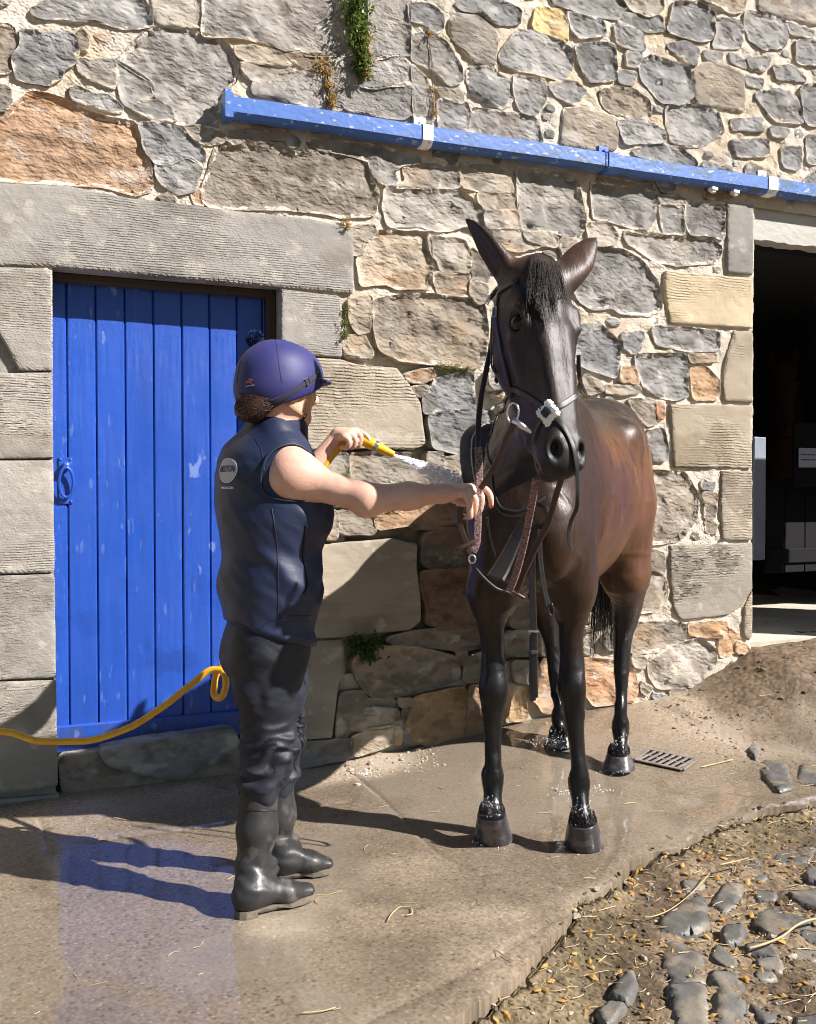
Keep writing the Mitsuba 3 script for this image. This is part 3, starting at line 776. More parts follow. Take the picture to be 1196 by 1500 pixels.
put('writing', m.mesh(), 'ink', note)
put('board', box_vf(wp((na[0] + nb_[0]) / 2 + .25, (na[1] + nb_[1]) / 2 + .02, -.92), [.42, .22, .012], WR, .003), 'black_boards', note)

# ------------------------------------------------------------------ ground
def wall_dist(x, y): return (np.asarray(x) * WN[0] + (np.asarray(y) - W0[1]) * WN[1])  # flat black plate laid on the slab, coloured as the shade under the bars
def wall_s(x, y): return np.asarray(x) * WT[0] + (np.asarray(y) - W0[1]) * WT[1]
def gz(x, y):
    s, d = wall_s(x, y), wall_dist(x, y)
    up = np.interp(s, [-3, -.4, .13, .63, 1.23, 1.57, 1.85, 2.05, 2.4, 6], [0, 0, .045, .10, .14, .17, .27, .37, .395, .40])
    reach = np.interp(s, [0, 1.2, 1.7, 2.1, 6], [1.0, .9, .95, 1.2, 1.4])
    k = np.clip(1 - d / reach, 0, 1)
    k = np.where(s > 1.4, k * k * (3 - 2 * k), k)
    return up * k
EDGE_PX = [(620, 1530), (680, 1487), (740, 1440), (790, 1392), (826, 1350), (836, 1322), (872, 1305), (905, 1290), (909, 1266), (945, 1250), (985, 1236), (1040, 1214), (1088, 1198), (1118, 1184), (1150, 1178), (1196, 1170), (1260, 1160)]
edge_xy = np.array([on_ground(*q)[:2] for q in EDGE_PX])
edge_xy = np.vstack([[edge_xy[0] + (edge_xy[0] - edge_xy[1]) * 40], edge_xy, [edge_xy[-1] + (edge_xy[-1] - edge_xy[-2]) * 40]])
ln = LineString(edge_xy[1:-1])
t = np.linspace(0, ln.length, 260)
eb = np.array([ln.interpolate(a).coords[0] for a in t])
eb += np.column_stack([meshkit.fbm(np.column_stack([t * 9, 0 * t, 0 * t]), 4) - .5, meshkit.fbm(np.column_stack([t * 9, 0 * t + 5, 0 * t]), 4) - .5]) * .05
edge_full = np.vstack([edge_xy[0], eb, edge_xy[-1]])
slab_poly = Polygon(np.vstack([edge_full, [[9, 12], [-9, 12], [-9, -6]]])).buffer(0)
if slab_poly.geom_type != 'Polygon': slab_poly = max(slab_poly.geoms, key=lambda a: a.area)
edge_line = LineString(edge_full)
def slab_noise(x, y):
    p = np.column_stack([x, y, 0 * x])
    return (meshkit.fbm(p * 1.7, 3) - .5) * .012 + (meshkit.fbm(p * 12, 3, 4) - .5) * .003
CRACKS = [[(500, 1120), (560, 1170), (640, 1250), (700, 1282)], [(700, 1282), (742, 1276), (770, 1284), (830, 1300)], [(120, 1232), (200, 1222), (300, 1212), (470, 1180), (520, 1172)], [(58, 1200), (72, 1252)], [(530, 1500), (640, 1445), (740, 1393), (826, 1338)]]
crack_lines = [LineString([on_ground(*q)[:2] for q in c]) for c in CRACKS]
crack_tree = shapely.union_all(crack_lines)
def grid_in(poly, x0, x1, y0, y1, g):
    gx, gy = np.meshgrid(np.arange(x0, x1, g), np.arange(y0, y1, g * .87))
    gx = gx + (np.arange(gx.shape[0])[:, None] % 2) * g / 2
    q = np.column_stack([gx.ravel(), gy.ravel()])
    return q[shapely.contains_xy(poly.buffer(-g * .5), q[:, 0], q[:, 1])]
near = shapely.box(-2.2, 1.5, 3.2, 6.2)
P1 = slab_poly.intersection(near)
q = np.vstack([grid_in(P1, -2.2, 3.2, 1.5, 6.2, .03)] + [eb] + [np.array([c.interpolate(a).coords[0] for a in np.arange(0, c.length, .012)]) + o for c in crack_lines for o in ([0, 0], [.006, .006], [-.006, -.006])])
far_pts = grid_in(slab_poly.difference(near.buffer(.1)), -9, 9, -6, 12, .6)
q = np.vstack([q, far_pts, edge_full[[0, -1]], [[9, 12], [-9, 12], [-9, -6]]])
t = Delaunay(q).simplices
c = q[t].mean(1)
t = t[shapely.contains_xy(slab_poly, c[:, 0], c[:, 1])]
dist_e = shapely.distance(shapely.points(q), edge_line)
dist_c = shapely.distance(shapely.points(q), crack_tree)
z = gz(q[:, 0], q[:, 1]) + slab_noise(q[:, 0], q[:, 1]) - .007 * np.exp(-(dist_c / .006) ** 2) - .010 * np.exp(-(dist_e / .010) ** 2)
mound = np.clip((wall_s(q[:, 0], q[:, 1]) - 1.35) / .4, 0, 1) * np.clip(1 - (wall_dist(q[:, 0], q[:, 1]) - .35) / .5, 0, 1)
z += mound * (meshkit.fbm(np.column_stack([q * 9, 0 * z]), 4, 9) - .45) * .035
a, b, c3 = q[t[:, 0]], q[t[:, 1]], q[t[:, 2]]
neg = ((b - a)[:, 0] * (c3 - a)[:, 1] - (b - a)[:, 1] * (c3 - a)[:, 0]) < 0
t[neg] = t[neg][:, ::-1]
# broken vertical face along the edge
k = np.arange(len(edge_full) - 1)
ez = gz(edge_full[:, 0], edge_full[:, 1]) + slab_noise(edge_full[:, 0], edge_full[:, 1]) - .010
kk = np.linspace(0, 60, len(edge_full))
nn = nrm(np.column_stack([-np.gradient(edge_full[:, 1]), np.gradient(edge_full[:, 0])]))
inw = np.array([Polygon(slab_poly).contains(Point(p + n * .02)) for p, n in zip(edge_full, nn)])
nn[~inw] *= -1
low_ring = edge_full + nn * ((meshkit.fbm(np.column_stack([edge_full * 12, kk * 0]), 3) - .5) * .012)[:, None]
n0 = len(q)
V = np.vstack([np.column_stack([q, z]), np.column_stack([edge_full, ez]), np.column_stack([low_ring, ez - .14])])
n1 = n0 + len(edge_full)
side = np.stack([n0 + k, n1 + k, n1 + k + 1, n0 + k + 1], 1)
f = np.vstack([t, side[:, [0, 1, 2]], side[:, [0, 2, 3]], side[:, [2, 1, 0]], side[:, [3, 2, 0]]])
f = np.vstack([t, side[:, [2, 1, 0]], side[:, [3, 2, 0]]])
def wetness(p):
    w = fbm(p.x * 1.1 + 3, p.y * 1.1, 0, 3) + .12 * fbm(p.x * 9, p.y * 9, 0, 3)
    dry_corner = smoothstep(.95, .35, (p.x * .387 + (p.y - 4.45) * -.922)) * smoothstep(.9, 1.5, p.x)
    dry2 = smoothstep(.34, .18, (p.x * .387 + (p.y - 4.45) * -.922)) * smoothstep(.15, -.1, p.x) * smoothstep(-.9, -.5, p.x)
    dry3 = smoothstep(-1.0, -1.5, p.x - .3 * (p.y - 3.2))
    return dr.clip(smoothstep(.22, .40, w) - dry_corner - dry2 - .45 * dry3, 0, 1)
def slab_colour(p, n, uv):
    w = wetness(p)
    a = fbm(p.x * 4, p.y * 4, p.z, 4)
    ag, ag2, rnd = voronoi(p.x * 75, p.y * 75)
    c = mix((.245, .190, .132), (.35, .285, .207), a)
    c = c * (.72 + .5 * noise(p.x * 140, p.y * 140, 0))
    c = mix(c, (.62, .52, .40), smoothstep(.90, .95, rnd) * smoothstep(.42, .2, ag) * .38)
    c = mix(c, (.07, .055, .04), smoothstep(.10, .05, rnd) * smoothstep(.5, .3, ag) * .5)
    silt = smoothstep(.5, .68, fbm(p.x * 2.4 + 9, p.y * 2.4, 0, 4))
    c = mix(c, (.40, .345, .27), silt * .4)
    mud = smoothstep(1.55, 1.95, p.x * WT[0] + (p.y - 4.45) * WT[1] - .25 + .7 * fbm(p.x * 3, p.y * 3, 0, 3)) * smoothstep(.9, .6, p.x * WN[0] + (p.y - 4.45) * WN[1] + .3 * noise(p.x * 4, p.y * 4, 0))
    c = mix(c, mi.Color3f(.115, .08, .048) * (.45 + 1.1 * noise(p.x * 60, p.y * 60, 0)), mud)
    return c * (1 - .45 * w)
def slab_rough(p, n, uv): return .74 - .69 * wetness(p) + .04 * noise(p.x * 50, p.y * 50, 0)
def slab_bump(p, n, uv):
    w = wetness(p)
    return (.0035 * fbm(p.x * 80, p.y * 80, 0, 3)) * (1 - .93 * w) + .0011 * fbm(p.x * 7, p.y * 7, 0, 2) * (1 - .5 * w) + .00025 * fbm(p.x * 35, p.y * 35, 0, 2)
pbsdf('slab_mat', proc(slab_colour), proc(slab_rough), .55, slab_bump, 1.0, .0012)
pave = thing('concrete_wash_slab', kind='structure')
scene[pave] = mikit.ply((V, f), 'slab_mat', smooth=40)

# earth and cobbles beyond the broken edge
yard = thing('yard_ground', kind='structure')
def dirt_z(x, y):
    p = np.column_stack([x, y, 0 * x])
    return -.066 + .035 * np.exp(-shapely.distance(shapely.points(x, y), edge_line) / .10) + (meshkit.fbm(p * 3.1, 4, 2) - .5) * .05 + (meshkit.fbm(p * 22, 3, 3) - .5) * .022
E1 = shapely.box(-.6, 1.3, 4.2, 4.6).difference(slab_poly.buffer(-.12))
q = grid_in(E1.buffer(.02), -.6, 4.2, 1.3, 4.6, .018)
ringp = [np.column_stack([60 * np.cos(aa), 60 * np.sin(aa)]) for aa in [np.linspace(0, 2 * np.pi, 24, endpoint=False)]][0]
mid = grid_in(shapely.box(-12, -12, 12, 12).difference(E1.buffer(.15)), -12, 12, -12, 12, .8)
q = np.vstack([q, mid, ringp, ringp * 5])
t = Delaunay(q).simplices
a, b, c3 = q[t[:, 0]], q[t[:, 1]], q[t[:, 2]]
neg = ((b - a)[:, 0] * (c3 - a)[:, 1] - (b - a)[:, 1] * (c3 - a)[:, 0]) < 0
t[neg] = t[neg][:, ::-1]
z = dirt_z(q[:, 0], q[:, 1]); z[~shapely.contains_xy(E1.buffer(.03), q[:, 0], q[:, 1])] = -.10
dd = shapely.distance(shapely.points(q), edge_line)
z = np.where(shapely.contains_xy(slab_poly, q[:, 0], q[:, 1]), -.13, z)
def dirt_colour(p, n, uv):
    a = fbm(p.x * 5, p.y * 5, 0, 4)
    s = noise(p.x * 120, p.y * 120, p.z * 90)
    c = mix((.085, .06, .038), (.20, .15, .095), smoothstep(.3, .7, a))
    c = mix(c, (.12, .105, .05), smoothstep(.5, .7, fbm(p.x * 2.5 + 7, p.y * 2.5, 0, 3)) * .3)
    return c * (.5 + .95 * s)
pbsdf('dirt_mat', proc(dirt_colour), .85, .25, lambda p, n, uv: .010 * fbm(p.x * 60, p.y * 60, p.z * 60, 4), 1.0, .0015)
scene[yard] = mikit.ply((np.column_stack([q, z]), t), 'dirt_mat', smooth=True)
COBBLES = """964,1348 993,1319 1030,1304 1035,1351 1015,1361 971,1362
975,1377 1001,1362 1035,1364 1033,1434 982,1434 971,1402
982,1438 1033,1438 1035,1512 997,1512 984,1465
1041,1424 1084,1421 1095,1450 1099,1512 1048,1512 1052,1457
1095,1441 1124,1435 1146,1464 1146,1479 1121,1497 1099,1468
1106,1335 1124,1322 1161,1333 1190,1344 1161,1368 1135,1371 1106,1355
1044,1319 1059,1293 1088,1290 1077,1319 1059,1326
1090,1268 1110,1260 1123,1282 1103,1288
1135,1246 1196,1239 1183,1260 1128,1271
1157,1304 1210,1297 1210,1333 1172,1319
1106,1300 1135,1304 1135,1315 1110,1313
1095,1381 1128,1377 1139,1400 1099,1392
1110,1404 1139,1401 1143,1421 1114,1416
1052,1384 1081,1408 1073,1419 1044,1402
1062,1359 1088,1355 1084,1375 1062,1379
1157,1386 1205,1392 1200,1404 1165,1401
1175,1359 1210,1362 1210,1378 1179,1374
898,1453 924,1417 929,1439 918,1462
880,1481 895,1465 913,1469 891,1492
1168,1490 1210,1486 1210,1512 1168,1512
1175,1439 1210,1432 1210,1448 1180,1452
1108,1424 1130,1425 1135,1432 1112,1435
1180,1270 1210,1266 1210,1290 1185,1288
1035,1270 1062,1262 1068,1278 1042,1285
1000,1290 1024,1282 1030,1296 1005,1306
1140,1210 1175,1200 1205,1200 1205,1222 1160,1232
1122,1500 1160,1500 1162,1520 1120,1520"""
def cobble_colour(p, n, uv):
    a = fbm(p.x * 12, p.y * 12, p.z * 12, 4)
    c = mi.Color3f(.098, .095, .085) * (.6 + .8 * a) * uv.y
    dust = smoothstep(.5, .66, fbm(p.x * 9 + 2, p.y * 9, p.z * 9, 4))
    return mix(c, (.30, .24, .16), dust * .35)
pbsdf('cobble_mat', proc(cobble_colour), proc(lambda p, n, uv: .32 + .4 * fbm(p.x * 12, p.y * 12, p.z * 12, 3)), .5, lambda p, n, uv: .006 * fbm(p.x * 35, p.y * 35, p.z * 35, 4), 1.0, .0015)
r5 = np.random.default_rng(21)
cob_polys = []
def cobble(P, seed, hgt_, mat='cobble_mat', name='cobble', parent=yard, base=-.079):
    size = math.sqrt(P.area)
    fr_ = rough_face(seed, size * .03, .04, size)
    sl = r5.normal(0, .045, 2)
    def face(q_, d):
        return hgt_ * np.sqrt(np.clip(1 - (1 - np.clip(d / (size * .09 + .004), 0, 1)) ** 2, 0, 1)) + 1.6 * fr_(q_, d) + (q_ - q_.mean(0)) @ sl
    V, f = slab(P, seed, float(np.clip(size / 9, .008, .02)), base, .004, face, back=base - .06, mapf=lambda a: a)
    put(name, (V, f), mat, parent, smooth=True, uv=np.tile([.5, r5.uniform(.8, 1.2)], (len(V), 1)))
    cob_polys.append(P)
for i, line in enumerate(COBBLES.split('\n')):
    p2 = np.array([on_ground(*[float(a) for a in w.split(',')], z=-.05)[:2] for w in line.split()])
    cobble(organic(p2, 300 + i, .012, .007, 1, .014), 300 + i, r5.uniform(.026, .036))
U = shapely.union_all([p.buffer(.01) for p in cob_polys])
for i in range(900):
    c = r5.uniform([.95, 1.6], [3.0, 3.9])
    P = Polygon(blob_poly(c, r5.uniform(.04, .10), r5.uniform(.03, .06), i))
    if slab_poly.distance(P) < .12 or P.intersects(U) or (c[0] < 1.15 and r5.random() < .9): continue
    if r5.random() < .35 and len(cob_polys) < 75:
        cobble(organic(np.asarray(P.exterior.coords)[:-1], 400 + i, .012, .004, 2, 0), 400 + i, r5.uniform(.008, .022)); U = U.union(P.buffer(.015))

# flat dark stones at the foot of the ramp, right
for i, line in enumerate(["1110,1054 1140,1046 1165,1052 1150,1072 1115,1070", "1166,1056 1210,1050 1210,1068 1172,1067", "1094,1062 1108,1056 1114,1070 1098,1072"]):
    pts = [[float(a) for a in w.split(',')] for w in line.split()]
    p2 = []
    for px, py in pts:
        g0 = on_ground(px, py, .06); p2.append(on_ground(px, py, float(gz(g0[0], g0[1])))[:2])
    P = organic(np.array(p2), 360 + i, .012, .004, 2, 0)
    zz = float(gz(*P.centroid.coords[0]))
    cobble(P, 360 + i, .02, name='cobble', parent=pave, base=zz)

# ------------------------------------------------------------------ smooth bodies: signed distances blended together, meshed with surface nets
class Body:
    def __init__(self): self.p = []
    def seg(self, p0, p1, r0, r1=None, k=.03, up=(0, 0, 1), cap=None, op=1):
        """a limb from p0 to p1; r = radius or (half width along axis x up, half height along up)"""
        p0, p1 = np.asarray(p0, float), np.asarray(p1, float)
        r1 = r0 if r1 is None else r1
        a0, b0 = (r0, r0) if np.isscalar(r0) else r0
        a1, b1 = (r1, r1) if np.isscalar(r1) else r1
        L = max(np.linalg.norm(p1 - p0), 1e-6); t, s, u = frame(p1 - p0, up)
        c0, c1 = (min(a0, b0), min(a1, b1)) if cap is None else (cap if not np.isscalar(cap) else (cap, cap))
        M = max(a0, b0, a1, b1, c0, c1)
        def fn(P):
            d = P - p0; w = d @ t; x = d @ s; y = d @ u
            h = np.clip(w / L, 0, 1)
            a = a0 + (a1 - a0) * h; b = b0 + (b1 - b0) * h; c = c0 + (c1 - c0) * h
            e = w - h * L
            k0 = np.sqrt((x / a) ** 2 + (y / b) ** 2 + (e / c) ** 2)
            k1 = np.sqrt((x / a ** 2) ** 2 + (y / b ** 2) ** 2 + (e / c ** 2) ** 2)
            return np.where(k1 > 1e-9, k0 * (k0 - 1) / np.maximum(k1, 1e-9), -np.minimum(np.minimum(a, b), c))
        self.p.append((np.minimum(p0, p1) - M, np.maximum(p0, p1) + M, fn, k, op)); return self
    def chain(self, pts, radii, k=.03, up=(0, 0, 1), op=1, sub=4, ki=.004):
        """one tapering limb through the points; the spans are resampled so that it bends and swells smoothly"""
        pts = np.asarray(pts, float); R = np.array([(r, r) if np.isscalar(r) else r for r in radii], float)
        X = spline(np.hstack([pts, R]), (len(pts) - 1) * sub + 1) if sub > 1 and len(pts) > 2 else np.hstack([pts, R])
        q = Body()
        for i in range(len(X) - 1): q.seg(X[i, :3], X[i + 1, :3], tuple(X[i, 3:]), tuple(X[i + 1, 3:]), ki, up)
        lo, hi = np.min([p[0] for p in q.p], 0), np.max([p[1] for p in q.p], 0)
        fns = [(p[0], p[1], p[2]) for p in q.p]
        def fn(P):
            d = np.full(len(P), 1e3)
            for l, h, f in fns:
                m = ((P > l - .14) & (P < h + .14)).all(1)
                if not m.any(): continue
                d[m] = np.minimum(d[m], f(P[m]))
            return d
        self.p.append((lo, hi, fn, k, op)); return self
    def ell(self, c, r, R=None, k=.03, op=1):
        c = np.asarray(c, float); r = np.broadcast_to(np.asarray(r, float), 3); R = np.eye(3) if R is None else np.asarray(R, float)
        def fn(P):
            d = (P - c) @ R
            k0 = np.sqrt(((d / r) ** 2).sum(-1)); k1 = np.sqrt(((d / r ** 2) ** 2).sum(-1))
            return np.where(k1 > 1e-9, k0 * (k0 - 1) / np.maximum(k1, 1e-9), -r.min())
        M = r.max(); self.p.append((c - M, c + M, fn, k, op)); return self
    def box(self, c, h, R=None, r=.01, k=.01, op=1):
        c, h = np.asarray(c, float), np.asarray(h, float); R = np.eye(3) if R is None else np.asarray(R, float)
        def fn(P):
            q = np.abs((P - c) @ R) - (h - r)
            return np.linalg.norm(np.maximum(q, 0), axis=-1) + np.minimum(q.max(-1), 0) - r
        M = np.linalg.norm(h); self.p.append((c - M, c + M, fn, k, op)); return self
    def plane(self, c, n, k=.01):
        """cuts away what lies on the side n points to"""
        c, n = np.asarray(c, float), nrm(n)
        self.p.append((np.full(3, -1e9), np.full(3, 1e9), lambda P: (P - c) @ n, k, 0)); return self
    def at(self, P, skip_far=True):
        P = np.asarray(P, float); d = np.full(len(P), 1e3)
        lo, hi = P.min(0), P.max(0)
        for a, b, fn, k, op in self.p:
            pad = k + .06
            if (a - pad > hi).any() or (b + pad < lo).any(): continue
            m = slice(None)
            if len(P) > 6000 and op != 0:
                m = np.nonzero(((P > a - pad) & (P < b + pad)).all(1))[0]
                if len(m) == 0: continue
            e, o = fn(P[m]), d[m]
            if op == 1:
                h = np.maximum(k - np.abs(o - e), 0) / k
                d[m] = np.minimum(o, e) - h * h * k * .25
            else:
                e = -e if op == -1 else e
                h = np.maximum(k - np.abs(o - e), 0) / k
                d[m] = np.maximum(o, e) + h * h * k * .25
        return d
    def bounds(self):
        A = [p for p in self.p if p[4] == 1]
        return np.min([p[0] for p in A], 0) - .02, np.max([p[1] for p in A], 0) + .02
    def hit(self, px, py, near=.8, far=6):
        """where the line of sight of (px, py) first meets the surface, and the outward normal there"""
        r = nrm(ray(px, py)); lo, hi = self.bounds()
        ts = np.arange(near, far, .008); P = EYE + ts[:, None] * r
        m = ((P > lo) & (P < hi)).all(1)
        if not m.any(): return None
        ts, P = ts[m], P[m]; d = self.at(P)
        i = np.nonzero(d < 0)[0]
        if len(i) == 0:
            i = int(np.argmin(d)); return P[i], self.normal(P[i])
        b = ts[i[0]]; a = b - .008
        for _ in range(12):
            c = (a + b) / 2
            if self.at((EYE + c * r)[None])[0] < 0: b = c
            else: a = c
        q = EYE + b * r
        return q, self.normal(q)
    def normal(self, q):
        e = .004
        D = np.vstack([q + e * np.eye(3), q - e * np.eye(3)]); d = self.at(D)
        return nrm(d[:3] - d[3:])
    def grad(self, P, e=.003):
        P = np.asarray(P, float)
        return nrm(np.stack([self.at(P + e * v) - self.at(P - e * v) for v in np.eye(3)], 1))
    def snap(self, P, off=0.0, n=6):
        """moves points onto the surface (off metres outside it)"""
        P = np.array(P, float)
        for _ in range(n): P -= self.grad(P) * np.clip(self.at(P) - off, -.05, .05)[:, None]
        return P
    def mesh(self, res, warp=None):
        lo, hi = self.bounds(); B = 12
        nb = np.ceil((hi - lo) / (res * B)).astype(int)
        D = np.full(nb * B + 1, 1e3, np.float32)
        g = np.arange(B + 1) * res
        loc = np.stack(np.meshgrid(g, g, g, indexing='ij'), -1).reshape(-1, 3)
        I = np.stack(np.meshgrid(*[np.arange(n) for n in nb], indexing='ij'), -1).reshape(-1, 3)
        C = lo + (I + .5) * res * B
        dc = self.at(C)
        rad = res * B * .87
        for i, c in zip(I[np.abs(dc) < rad * 1.7 + .03], C[np.abs(dc) < rad * 1.7 + .03]):
            d = self.at(lo + i * res * B + loc)
            a = i * B
            D[a[0]:a[0] + B + 1, a[1]:a[1] + B + 1, a[2]:a[2] + B + 1] = d.reshape(B + 1, B + 1, B + 1)
        S = D < 0
        cnt = np.zeros(np.array(S.shape) - 1, np.int8)
        sl = lambda o, n: slice(o, n - 1 + o)
        off = [(x, y, z) for x in (0, 1) for y in (0, 1) for z in (0, 1)]
        for o in off: cnt += S[sl(o[0], S.shape[0]), sl(o[1], S.shape[1]), sl(o[2], S.shape[2])]
        cell = np.argwhere((cnt > 0) & (cnt < 8))
        ids = np.full(cnt.shape, -1, np.int32); ids[tuple(cell.T)] = np.arange(len(cell))
        val = {o: D[cell[:, 0] + o[0], cell[:, 1] + o[1], cell[:, 2] + o[2]] for o in off}
        acc, num = np.zeros((len(cell), 3)), np.zeros(len(cell))
        for o in off:
            for ax in range(3):
                if o[ax]: continue
                q = list(o); q[ax] = 1; q = tuple(q)
                a, b = val[o], val[q]; m = (a < 0) != (b < 0)
                t = np.where(m, a / np.where(m, a - b, 1), 0)
                pt = np.array(o, float) + t[:, None] * np.eye(3)[ax]
                acc[m] += pt[m]; num[m] += 1
        V = lo + (cell + acc / num[:, None]) * res
        F = []
        for ax in range(3):
            u, v = (ax + 1) % 3, (ax + 2) % 3
            s0 = [slice(0, -1)] * 3; s1 = [slice(0, -1)] * 3; s1[ax] = slice(1, None)
            s0[u] = s1[u] = slice(1, -1); s0[v] = s1[v] = slice(1, -1)
            A, Bb = S[tuple(s0)], S[tuple(s1)]
            e = np.argwhere(A != Bb)
            if len(e) == 0: continue
            ins = A[tuple(e.T)]
            e[:, u] += 1; e[:, v] += 1
            du, dv = np.eye(3, dtype=int)[u], np.eye(3, dtype=int)[v]
            q = np.stack([ids[tuple((e - du - dv).T)], ids[tuple((e - dv).T)], ids[tuple(e.T)], ids[tuple((e - du).T)]], 1)
            q[~ins] = q[~ins][:, ::-1]
            F.append(q)
        F = np.vstack(F); F = F[(F >= 0).all(1)]
        for _ in range(2):      # pull the vertices onto the true surface
            N = grid_normals(V, F)
            V = V - N * np.clip(self.at(V), -res, res)[:, None] * .9
        if warp is not None: V = V + grid_normals(V, F) * warp(V)[:, None]
        return V, F
def grid_normals(V, F):
    n = np.zeros_like(V)
    c = np.cross(V[F[:, 2]] - V[F[:, 0]], V[F[:, 3]] - V[F[:, 1]]) if F.shape[1] == 4 else np.cross(V[F[:, 1]] - V[F[:, 0]], V[F[:, 2]] - V[F[:, 0]])
    for k in range(F.shape[1]): np.add.at(n, F[:, k], c)
    return nrm(n)

# ------------------------------------------------------------------ the horse
horse = thing('horse', 'dark bay horse in a bridle standing on the wet slab being washed', 'horse')
H0 = np.array([.455, 3.34, 0]); HF = nrm([-.356, -.934, 0]); HL = np.array([-HF[1], HF[0], 0])
def hw(a, l, h): return H0 + HF * a + HL * l + np.array([0, 0, h])
hb = Body()
Z = (0, 0, 1)
# trunk
st = [(.16, 1.13, .10, .17), (.05, 1.17, .165, .26), (-.14, 1.24, .185, .355), (-.36, 1.21, .222, .355), (-.60, 1.22, .240, .345), (-.84, 1.27, .234, .335), (-1.05, 1.31, .228, .305), (-1.20, 1.30, .21, .26)]
hb.chain([hw(a_, 0, h_) for a_, h_, w_, b_ in st], [(w_ + .014, b_ + .012) for a_, h_, w_, b_ in st], .10, Z, 1, 3, .02)
# chest muscles, shoulders
lo_ = {1: .112, -1: -.150}
for s in (1, -1):
    hb.ell(hw(.19, .085 * s, 1.10), (.085, .10, .16), None, .09)
    hb.seg(hw(.12, lo_[s] * .9, 1.12), hw(-.13, .09 * s, 1.50), (.06, .08), (.045, .10), .10, HF)
    hb.ell(hw(.02, lo_[s], 1.02), (.08, .08, .16), np.column_stack([HL, HF, Z]), .09)
    hb.ell(hw(-.06, lo_[s] * .97, .90), (.065, .10, .12), np.column_stack([HL, HF, Z]), .08)
    # quarters
    hb.ell(hw(-1.02, .118 * s, 1.34), (.13, .24, .26), np.column_stack([HL, HF, Z]), .10)
    hb.ell(hw(-.80, .19 * s, 1.46), (.06, .09, .07), np.column_stack([HL, HF, Z]), .10)
    hb.ell(hw(-1.10, .145 * s, 1.10), (.105, .17, .22), np.column_stack([HL, HF, Z]), .10)
# withers and dock
hb.seg(hw(-.08, 0, 1.53), hw(-.42, 0, 1.49), (.05, .06), (.06, .06), .10)
hb.ell(hw(-1.0, 0, 1.54), (.16, .2, .09), np.column_stack([HL, HF, Z]), .10)
# neck
POLL = at(787, 392, 2.70)
NP = [hw(-.06, .0, 1.30), hw(.12, .03, 1.45), hw(.28, .055, 1.62), hw(.43, .085, 1.78), POLL + np.array([.012, .10, -.10])]
NR = [(.155, .285), (.108, .20), (.085, .165), (.075, .135), (.075, .105)]
hb.chain(NP, NR, .07, HF * .5 + np.array([0, 0, .9]))
# head
EY = nrm(at(844, 705, 2.44) - at(803, 372, 2.65))
EZ = np.array([.37, -.93, 0]); EZ = nrm(EZ - EZ @ EY * EY); EX = np.cross(EZ, EY)
HR = np.column_stack([EX, EY, EZ])
HO = at(803, 374, 2.65)
HS = 1.0
def hd_(x, y, z): return HO + HS * (EX * x + EY * y + EZ * z)
def hs(*r): return tuple(HS * q for q in r)
hb.ell(hd_(0, .055, -.095), hs(.078, .10, .085), HR, .05)
hb.chain([hd_(0, .06, -.085), hd_(0, .20, -.078), hd_(0, .32, -.072), hd_(0, .44, -.066), hd_(0, .56, -.064)], [hs(.080, .078), hs(.090, .074), hs(.066, .068), hs(.049, .060), hs(.046, .054)], .05, EZ)
hb.seg(hd_(0, .24, -.10), hd_(0, .53, -.095), hs(.060, .080), hs(.040, .045), .05, EZ)
for s in (1, -1):
    hb.ell(hd_(.050 * s, .195, -.165), hs(.036, .125, .095), HR, .05)
    hb.seg(hd_(.045 * s, .25, -.205), hd_(.020 * s, .50, -.135), hs(.026, .026), hs(.026, .026), .045)
    hb.seg(hd_(.082 * s, .150, -.040), hd_(.086 * s, .200, -.034), hs(.018, .018), hs(.014, .014), .03)     # brow
    hb.seg(hd_(.090 * s, .235, -.085), hd_(.056 * s, .37, -.098), hs(.010, .010), hs(.008, .008), .035)     # facial crest
    hb.chain([hd_(.034 * s, .22, -.024), hd_(.029 * s, .36, -.017), hd_(.023 * s, .47, -.019), hd_(.016 * s, .56, -.030)], hs(.014, .013, .011, .006), .035)       # nasal edge
    hb.ell(hd_(.038 * s, .555, -.050), hs(.024, .050, .036), HR, .03)                                        # nostril wing
    hb.ell(hd_(.096 * s, .192, -.052), hs(.027, .034, .025), HR, .010, -1)                                   # eye socket
    hb.ell(hd_(.039 * s, .574, -.020), hs(.016, .030, .020), HR, .012, -1)                                   # nostril
    hb.chain([hd_(.020 * s, .560, -.016), hd_(.030 * s, .538, -.016), hd_(.050 * s, .545, -.026), hd_(.056 * s, .575, -.036), hd_(.046 * s, .602, -.034)], [HS * .007] * 5, .014)
for s in (1, -1):                                                                                            # eyelids
    ec = hd_(.0780 * s, .193, -.0575)
    en_ = nrm(EX * s * .80 + EZ * .62); eu_ = nrm(EY - EY @ en_ * en_); ew_ = np.cross(en_, eu_)
    th_ = np.linspace(0, 2 * np.pi, 13)
    hb.chain([ec + en_ * .010 + eu_ * (.031 * math.cos(t)) + ew_ * (.025 * math.sin(t)) for t in th_], [HS * (.0065 + .003 * max(0, -math.cos(t))) for t in th_], .012)
hb.ell(hd_(0, .592, -.068), hs(.047, .040, .046), HR, .035)
hb.ell(hd_(0, .578, -.125), hs(.036, .042, .028), HR, .03)
hb.seg(hd_(-.06, .583, -.104), hd_(.06, .583, -.104), hs(.004, .004), hs(.004, .004), .008, EZ, None, -1)
# throat
hb.seg(hd_(0, .10, -.13), POLL + np.array([.0, .13, -.13]), hs(.075, .085), (.08, .10), .06, EZ)
